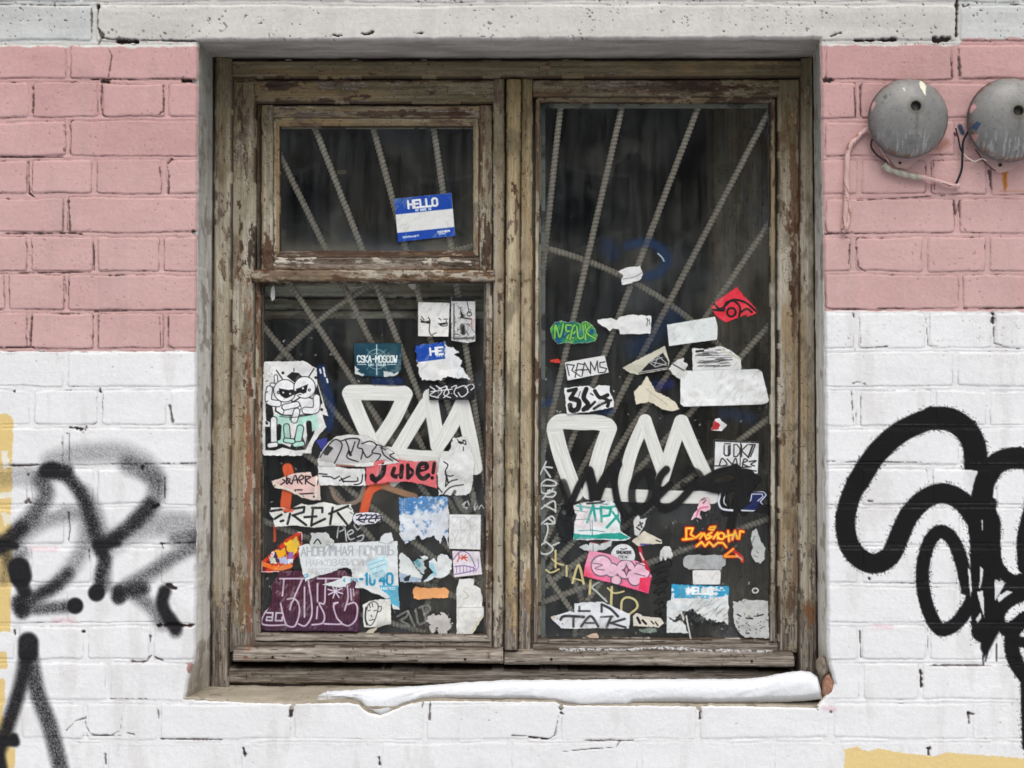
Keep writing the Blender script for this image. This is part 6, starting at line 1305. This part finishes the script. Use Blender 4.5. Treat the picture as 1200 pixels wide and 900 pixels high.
# ---------------------------------------------------------------- snow on the sill
def snow():
    xs = np.arange(372, 964, 1.0)
    up = np.interp(xs, [372, 384, 420, 460, 500, 540, 600, 680, 760, 840, 880, 905, 922, 938, 950, 958, 961, 963.5], [815.5, 811.5, 809, 807, 804.5, 801, 798.5, 797.5, 797, 797, 796, 793, 789, 787, 788, 794, 804, 813])
    lo = np.interp(xs, [362, 380, 400, 415, 424, 432, 440, 447, 455, 462, 470, 480, 495, 520, 560, 620, 650, 680, 735, 742, 800, 860, 900, 935, 950, 963.5], [815.5, 816.5, 817, 818, 822, 829, 834, 836, 834, 829, 825, 821, 816, 814.5, 815, 815.5, 819, 824, 824, 819, 818.5, 818.5, 817, 816, 815, 812])
    lf = sst(430, 380, xs); up = up + (fbm(xs * .03, xs * 0, 3, 3) - .5) * 2.2 + lf * (fbm(xs * .2, xs * 0, 31, 2) - .3) * 3; lo = lo + (fbm(xs * .06, xs * 0, 4, 3) - .5) * 1.8
    rows = []
    n = 26
    for k in range(n + 1):
        t = k / n
        if t < .45:                                  # top, from the back towards the front
            q = t / .45; d = .108 - q * .082; py = up * 1.0 - 1.2 * math.sin(q * math.pi)
            py = np.where(q < .15, up + (1 - q / .15) * 3, py)
        else:
            q = (t - .45) / .55; a = q * math.pi / 2 * 1.06
            d = .026 - .025 * math.sin(min(a, math.pi / 2)); py = up + (lo - up) * (1 - math.cos(a)) / (1 - math.cos(math.pi / 2 * 1.06))
        thin = np.clip((lo - up) / 14, .12, 1)
        d = d + 0.0
        dd = np.where(d < .026, .026 - (.026 - d) * thin, d) if True else d
        dd = np.where(lo > 829, np.where(d < .0, d - .002, dd), dd)
        X, Y, Z = P(xs, py, dd)
        Y = Y + (fbm(xs * .05 + k * .3, xs * 0 + k * .25, 9, 3) - .5) * .005; Z = Z + (fbm(xs * .09 + k * .2, xs * 0 + k * .5, 19, 3) - .5) * .0035 * (1 if 0 < k < n else 0) * (1 if 0 < k < n else 0)
        rows.append(np.stack([X, Y, Z], -1))
    X, Y, Z = P(xs, lo + 7, .016); rows.append(np.stack([X, Y, Z + .001], -1))
    V = np.array(rows); V[..., 1] += (fbm(V[..., 0] * 260, V[..., 2] * 260 + V[..., 1] * 200, 23, 3) - .5) * .0010; V[..., 2] += (fbm(V[..., 0] * 300, V[..., 1] * 300, 24, 3) - .5) * .0008
    c = np.array([226, 228, 232.]) + ((fbm(V[..., 0] * 40, V[..., 2] * 40, 3, 3) - .5) * 8 + (fbm(V[..., 0] * 500, V[..., 2] * 500, 5, 2) - .5) * 5)[..., None]
    c = mixc(c, np.linspace(0, 1, len(rows))[:, None] ** 8 * .5 + 0 * V[..., 0], (190, 184, 176))
    a = Acc(); a.add(V, quads(*V.shape[:2]), c.reshape(-1, 3))
    tag(a.build("snow_drift", M_SNOW), "long mound of white snow lying on the window sill", "snow")
    # dusting on the bottom rail of the right casement
    cv = Cv(655, 754, 905, 768, .8); base = np.interp(cv.X, [655, 720, 780, 830, 900], [761, 761, 759, 762, 763])
    m = sst(0, 2.2, 2.6 - np.abs(cv.Y - base) + (fbm(cv.X * .12, cv.Y * .5, 8, 4) - .5) * 5) * (fbm(cv.X * .5, cv.Y * .5, 9, 2) > .36)
    m = m * .75; m = m * (fbm(cv.X * .9, cv.Y * .9, 17, 2)) * 1.1; cv.a = m; cv.c[:] = (236, 238, 242)
    a = Acc(); X, Y, Z = P(cv.X, cv.Y, .0965 + .02 * sst(766, 757, cv.Y)); k = (m[:-1, :-1] > .03)
    V = np.stack([X, Y, Z], -1).reshape(-1, 3); C = np.concatenate([cv.c, m[..., None]], -1).reshape(-1, 4)
    v, f, c = compact(V, quads(*cv.X.shape, keep=k), C); a.add(v, f, c)
    tag(a.build("snow_dusting", M_STICK), "thin dusting of snow on the right drip board of the window", "snow")
snow()

# ---------------------------------------------------------------- alarm bells, brackets and cables
PK = np.array([206, 172, 166.])
def bell(cx, cy, R_, label, hole, seed, marks):
    B = empty("alarm_bell"); tag(B, label, "bell", "grey alarm bells on the pink brick")
    dF = -.030
    X0, Y0, Z0 = [float(q) for q in P(cx, cy, dF)]; r = R_ * S * (1 + dF / D)
    nr, nt = 70, 190
    q, th = np.meshgrid(np.linspace(0.0, 1, nr), np.linspace(0, 2 * math.pi, nt))
    x = r * q * np.cos(th); z = r * q * np.sin(th); dep = r * .60 * (1 - np.sqrt(np.clip(1 - q ** 2 * .985, 0, 1)) ) / 1.0
    y = Y0 - .036 + dep
    px = cx + x / S; py = cy - z / S
    n = fbm(px * .06, py * .06, seed, 4) - .5; f2 = fbm(px * .5, py * .5, seed + 1, 3) - .5
    c = np.array([130, 128, 125.]) + (n * 22 + f2 * 9)[..., None]
    hx, hy = hole
    dh = np.hypot(px - hx, py - hy)
    c = mixc(c, sst(13, 4, dh) * .75, (84, 80, 66)); c = mixc(c, sst(6.5, 4.5, dh), (30, 26, 22)); y = y + sst(6.3, 4.2, dh) * .008
    c = mixc(c, sst(3.2, .6, np.abs(px - hx - 1)) * (py > hy) * sst(40, 5, py - hy) * .5, (88, 84, 76))
    sc = sst(.54, .66, fbm(px * .35 + (px - cx) * (py - cy) * .002, py * .07, seed + 3, 3)) * sst(cy + 12, cy + 30, py)
    c = mixc(c, sc * .55, (196, 198, 196)); c = mixc(c, sst(.93, 1, q) * .35, (92, 92, 92))
    c = mixc(c, sst(.62, .75, fbm(px * .16, py * .16, seed + 5, 3)) * .3, (104, 106, 106)); c = mixc(c, sst(.9, 1, q) * sst(.5, .62, fbm(px * .2, py * .2, seed + 6, 3)) * .7, (122, 78, 50)); c = mixc(c, sst(.76, .80, fbm(px * .5, py * .5, seed + 8, 2)) * .5, (84, 78, 70))
    for poly, col in marks:
        d = poly_sd(px, py, poly) + (fbm(px * .5, py * .5, seed, 2) - .5) * 1.4; c = mixc(c, sst(-.4, .5, d), col)
    V = np.stack([X0 + x, y, Z0 + z], -1)
    # rolled rim and inside
    rim = [(1.0, .0), (1.012, .004), (1.006, .010), (.985, .012), (.95, .006), (.6, -.012)]
    yr = y[:, -1]
    extra = [np.stack([X0 + r * k * np.cos(th[:, 0]), yr + dy, Z0 + r * k * np.sin(th[:, 0])], -1)[:, None] for k, dy in rim]
    V = np.concatenate([V] + extra, 1); C = np.concatenate([c] + [np.tile(np.array([100, 104, 106.]), (nt, 1, 1))] * 3 + [np.tile(np.array([60, 60, 58.]), (nt, 1, 1))] * 3, 1)
    a = Acc(); a.add(V, quads(V.shape[0], V.shape[1]), C.reshape(-1, 3)); a.build("gong", M_BELL, B)
    a = Acc(); tube(a, [(X0, -.001, Z0), (X0, Y0 + .004, Z0)], r * .55, (120, 110, 104), seg=40); a.build("housing", M_BELL, B)
    a = Acc(); hX, _, hZ = [float(q) for q in P(hx, hy, -.06)]; tube(a, [(hX, Y0 - .036 + .0075, hZ), (hX, Y0 - .02, hZ)], .0042, (36, 30, 26), seg=6); a.build("bolt", M_STEEL, B)
    return B
def bracket(parent, poly, d=-.006):
    """painted mounting plate: outline in pixels, 3 mm sheet"""
    a = Acc(); ring = poly; n = len(ring)
    cx = sum(p[0] for p in poly) / n; cy = sum(p[1] for p in poly) / n
    V = []; C = []
    for k, dd in ((0, d), (0, d + .006)):
        for p in ring: X, Y, Z = P(p[0], p[1], dd); V.append((X, Y, Z)); C.append(PK - 6)
    X, Y, Z = P(cx, cy, d); V.append((X, Y, Z)); C.append(PK - 6)
    F = [[i, n + i, n + (i + 1) % n, (i + 1) % n] for i in range(n)]
    m = 2 * n
    F += [[i, (i + 1) % n, (i + 2) % n, m] for i in range(0, n - n % 2, 2)]
    a.add(np.array(V, float), F, np.array(C)); o = a.build("mounting_plate", M_CABLE, parent, smooth=False); return o
B1 = bell(1065.5, 138, 46.3, "left grey alarm bell with a cream paint chip above its centre hole", (1067.5, 128.5), 3,
          [([(1076, 96), (1080, 96), (1082, 104), (1079, 116), (1077, 112), (1074, 104)], (222, 218, 196)), ([(1033, 115), (1036, 113), (1037, 118), (1034, 119)], (84, 88, 90)), ([(1020, 124), (1024, 118), (1026, 122), (1022, 130)], (206, 160, 156)), ([(1054, 107), (1056, 106), (1056, 110)], (200, 200, 190))])
bracket(B1, [(1024, 160), (1032, 175), (1040, 184), (1050, 196), (1062, 198), (1070, 192), (1084, 182), (1098, 172), (1100, 160), (1060, 150)])
a = Acc(); X, Y, Z = [float(q) for q in P(1054.5, 191, -.006)]; tube(a, [(X, Y - .002, Z), (X, Y + .004, Z)], .0026, (60, 44, 40), seg=8); a.build("screw", M_STEEL, B1)
B2 = bell(1184.5, 139.5, 48.8, "right grey alarm bell cut by the picture edge with rust running below", (1186, 134), 17,
          [([(1136, 126), (1141, 122), (1143, 127), (1138, 133)], (206, 158, 156)), ([(1137, 150), (1142, 144), (1147, 146), (1143, 154)], (60, 76, 104)), ([(1196, 96), (1204, 97), (1206, 101), (1198, 100)], (150, 160, 146)), ([(1139, 157), (1146, 158), (1144, 166), (1140, 162)], (190, 148, 140))])
bracket(B2, [(1138, 150), (1142, 175), (1152, 186), (1164, 200), (1172, 203), (1184, 200), (1196, 192), (1214, 180), (1220, 160), (1180, 150)])
a = Acc(); X, Y, Z = [float(q) for q in P(1172, 193.5, -.006)]; tube(a, [(X, Y - .002, Z), (X, Y + .004, Z)], .0035, (70, 44, 34), seg=8); a.build("screw", M_STEEL, B2)
def cable(name, pts, r, col, label, cat, d, seg=12, n=10, wob=0.0):
    pts = smooth_pts([(p[0], p[1]) for p in pts], n)
    m = len(pts); q = []
    for i, p in enumerate(pts):
        dd = d(i / (m - 1)) if callable(d) else d
        X, Y, Z = P(p[0], p[1], dd); q.append((float(X), float(Y), float(Z)))
    rr = [r * (1 + wob * (vn(np.array([i * .35]), np.array([1.0]), len(name))[0] - .5)) for i in range(m)]
    a = Acc(); tube(a, q, rr, col, seg=seg); o = a.build(name, M_CABLE)
    if label: tag(o, label, cat)
    return o
def ck(p, th):
    v = float(fbm(np.array([p.x * 90]), np.array([p.z * 90 + th]), 5, 3)[0]); return PK + (v - .5) * 50 if v < .66 else np.array([150, 110, 92.])
cable("cable", [(1024, 154), (1017, 152), (1010, 156), (1003, 163), (997, 170), (993.5, 180), (992.5, 195), (992, 215), (992, 232), (990.5, 250), (989, 268)], .0052, ck, "thick pink painted cable running down beside the window from the left alarm bell", "cable", -.006, wob=.25)
cable("cable", [(995, 238), (994.5, 252), (992, 266), (988, 272)], .0042, ck, "thin pink painted cable end next to the thick cable", "cable", -.005)
cable("cable", [(1022, 163), (1021, 172), (1027, 181), (1036, 188), (1040, 192)], .0019, (64, 44, 46), "dark thin wire looping below the left alarm bell to the grey sleeve", "cable", -.009)
cable("cable", [(1028, 166), (1034, 178), (1042, 190)], .0015, (196, 160, 152), "short pink wire entering the grey cable sleeve", "cable", -.012)
cable("cable_sleeve", [(1035, 193), (1041, 198), (1055, 203), (1068, 206), (1078, 208)], .0058, lambda p, th: np.array([172, 168, 152.]) + 14 * math.sin(p.x * 400 + th), "grey insulating sleeve joining the wires under the left bell", "cable sleeve", -.009, wob=.5)
cable("cable", [(1077, 207), (1090, 210), (1105, 214), (1116, 217.5), (1124, 218)], .0043, ck, "pink painted cable end pointing right from the grey sleeve", "cable", -.008, wob=.5)
cable("cable", [(1136, 152), (1129, 165), (1128, 180), (1127, 198), (1122, 212), (1120, 215)], .0022, (24, 24, 26), "black wire hanging from the right alarm bell", "cable", lambda t: -.014 + .004 * t)
cable("cable", [(1120, 150), (1123, 162), (1125, 172), (1128, 180)], .0016, (40, 40, 46), "short dark wire stub meeting the black wire", "cable", -.008)
cable("cable", [(1129, 180), (1134, 185), (1142, 189), (1150, 186), (1156, 188)], .0012, (226, 210, 200), "thin white wire between the two alarm bells", "cable", -.012)
cable("cable", [(1143, 175), (1152, 188), (1163, 198), (1167, 200)], .0012, (84, 52, 54), "thin brown wire along the plate of the right alarm bell", "cable", -.010)
for o in list(bpy.data.objects): o.select_set(False)
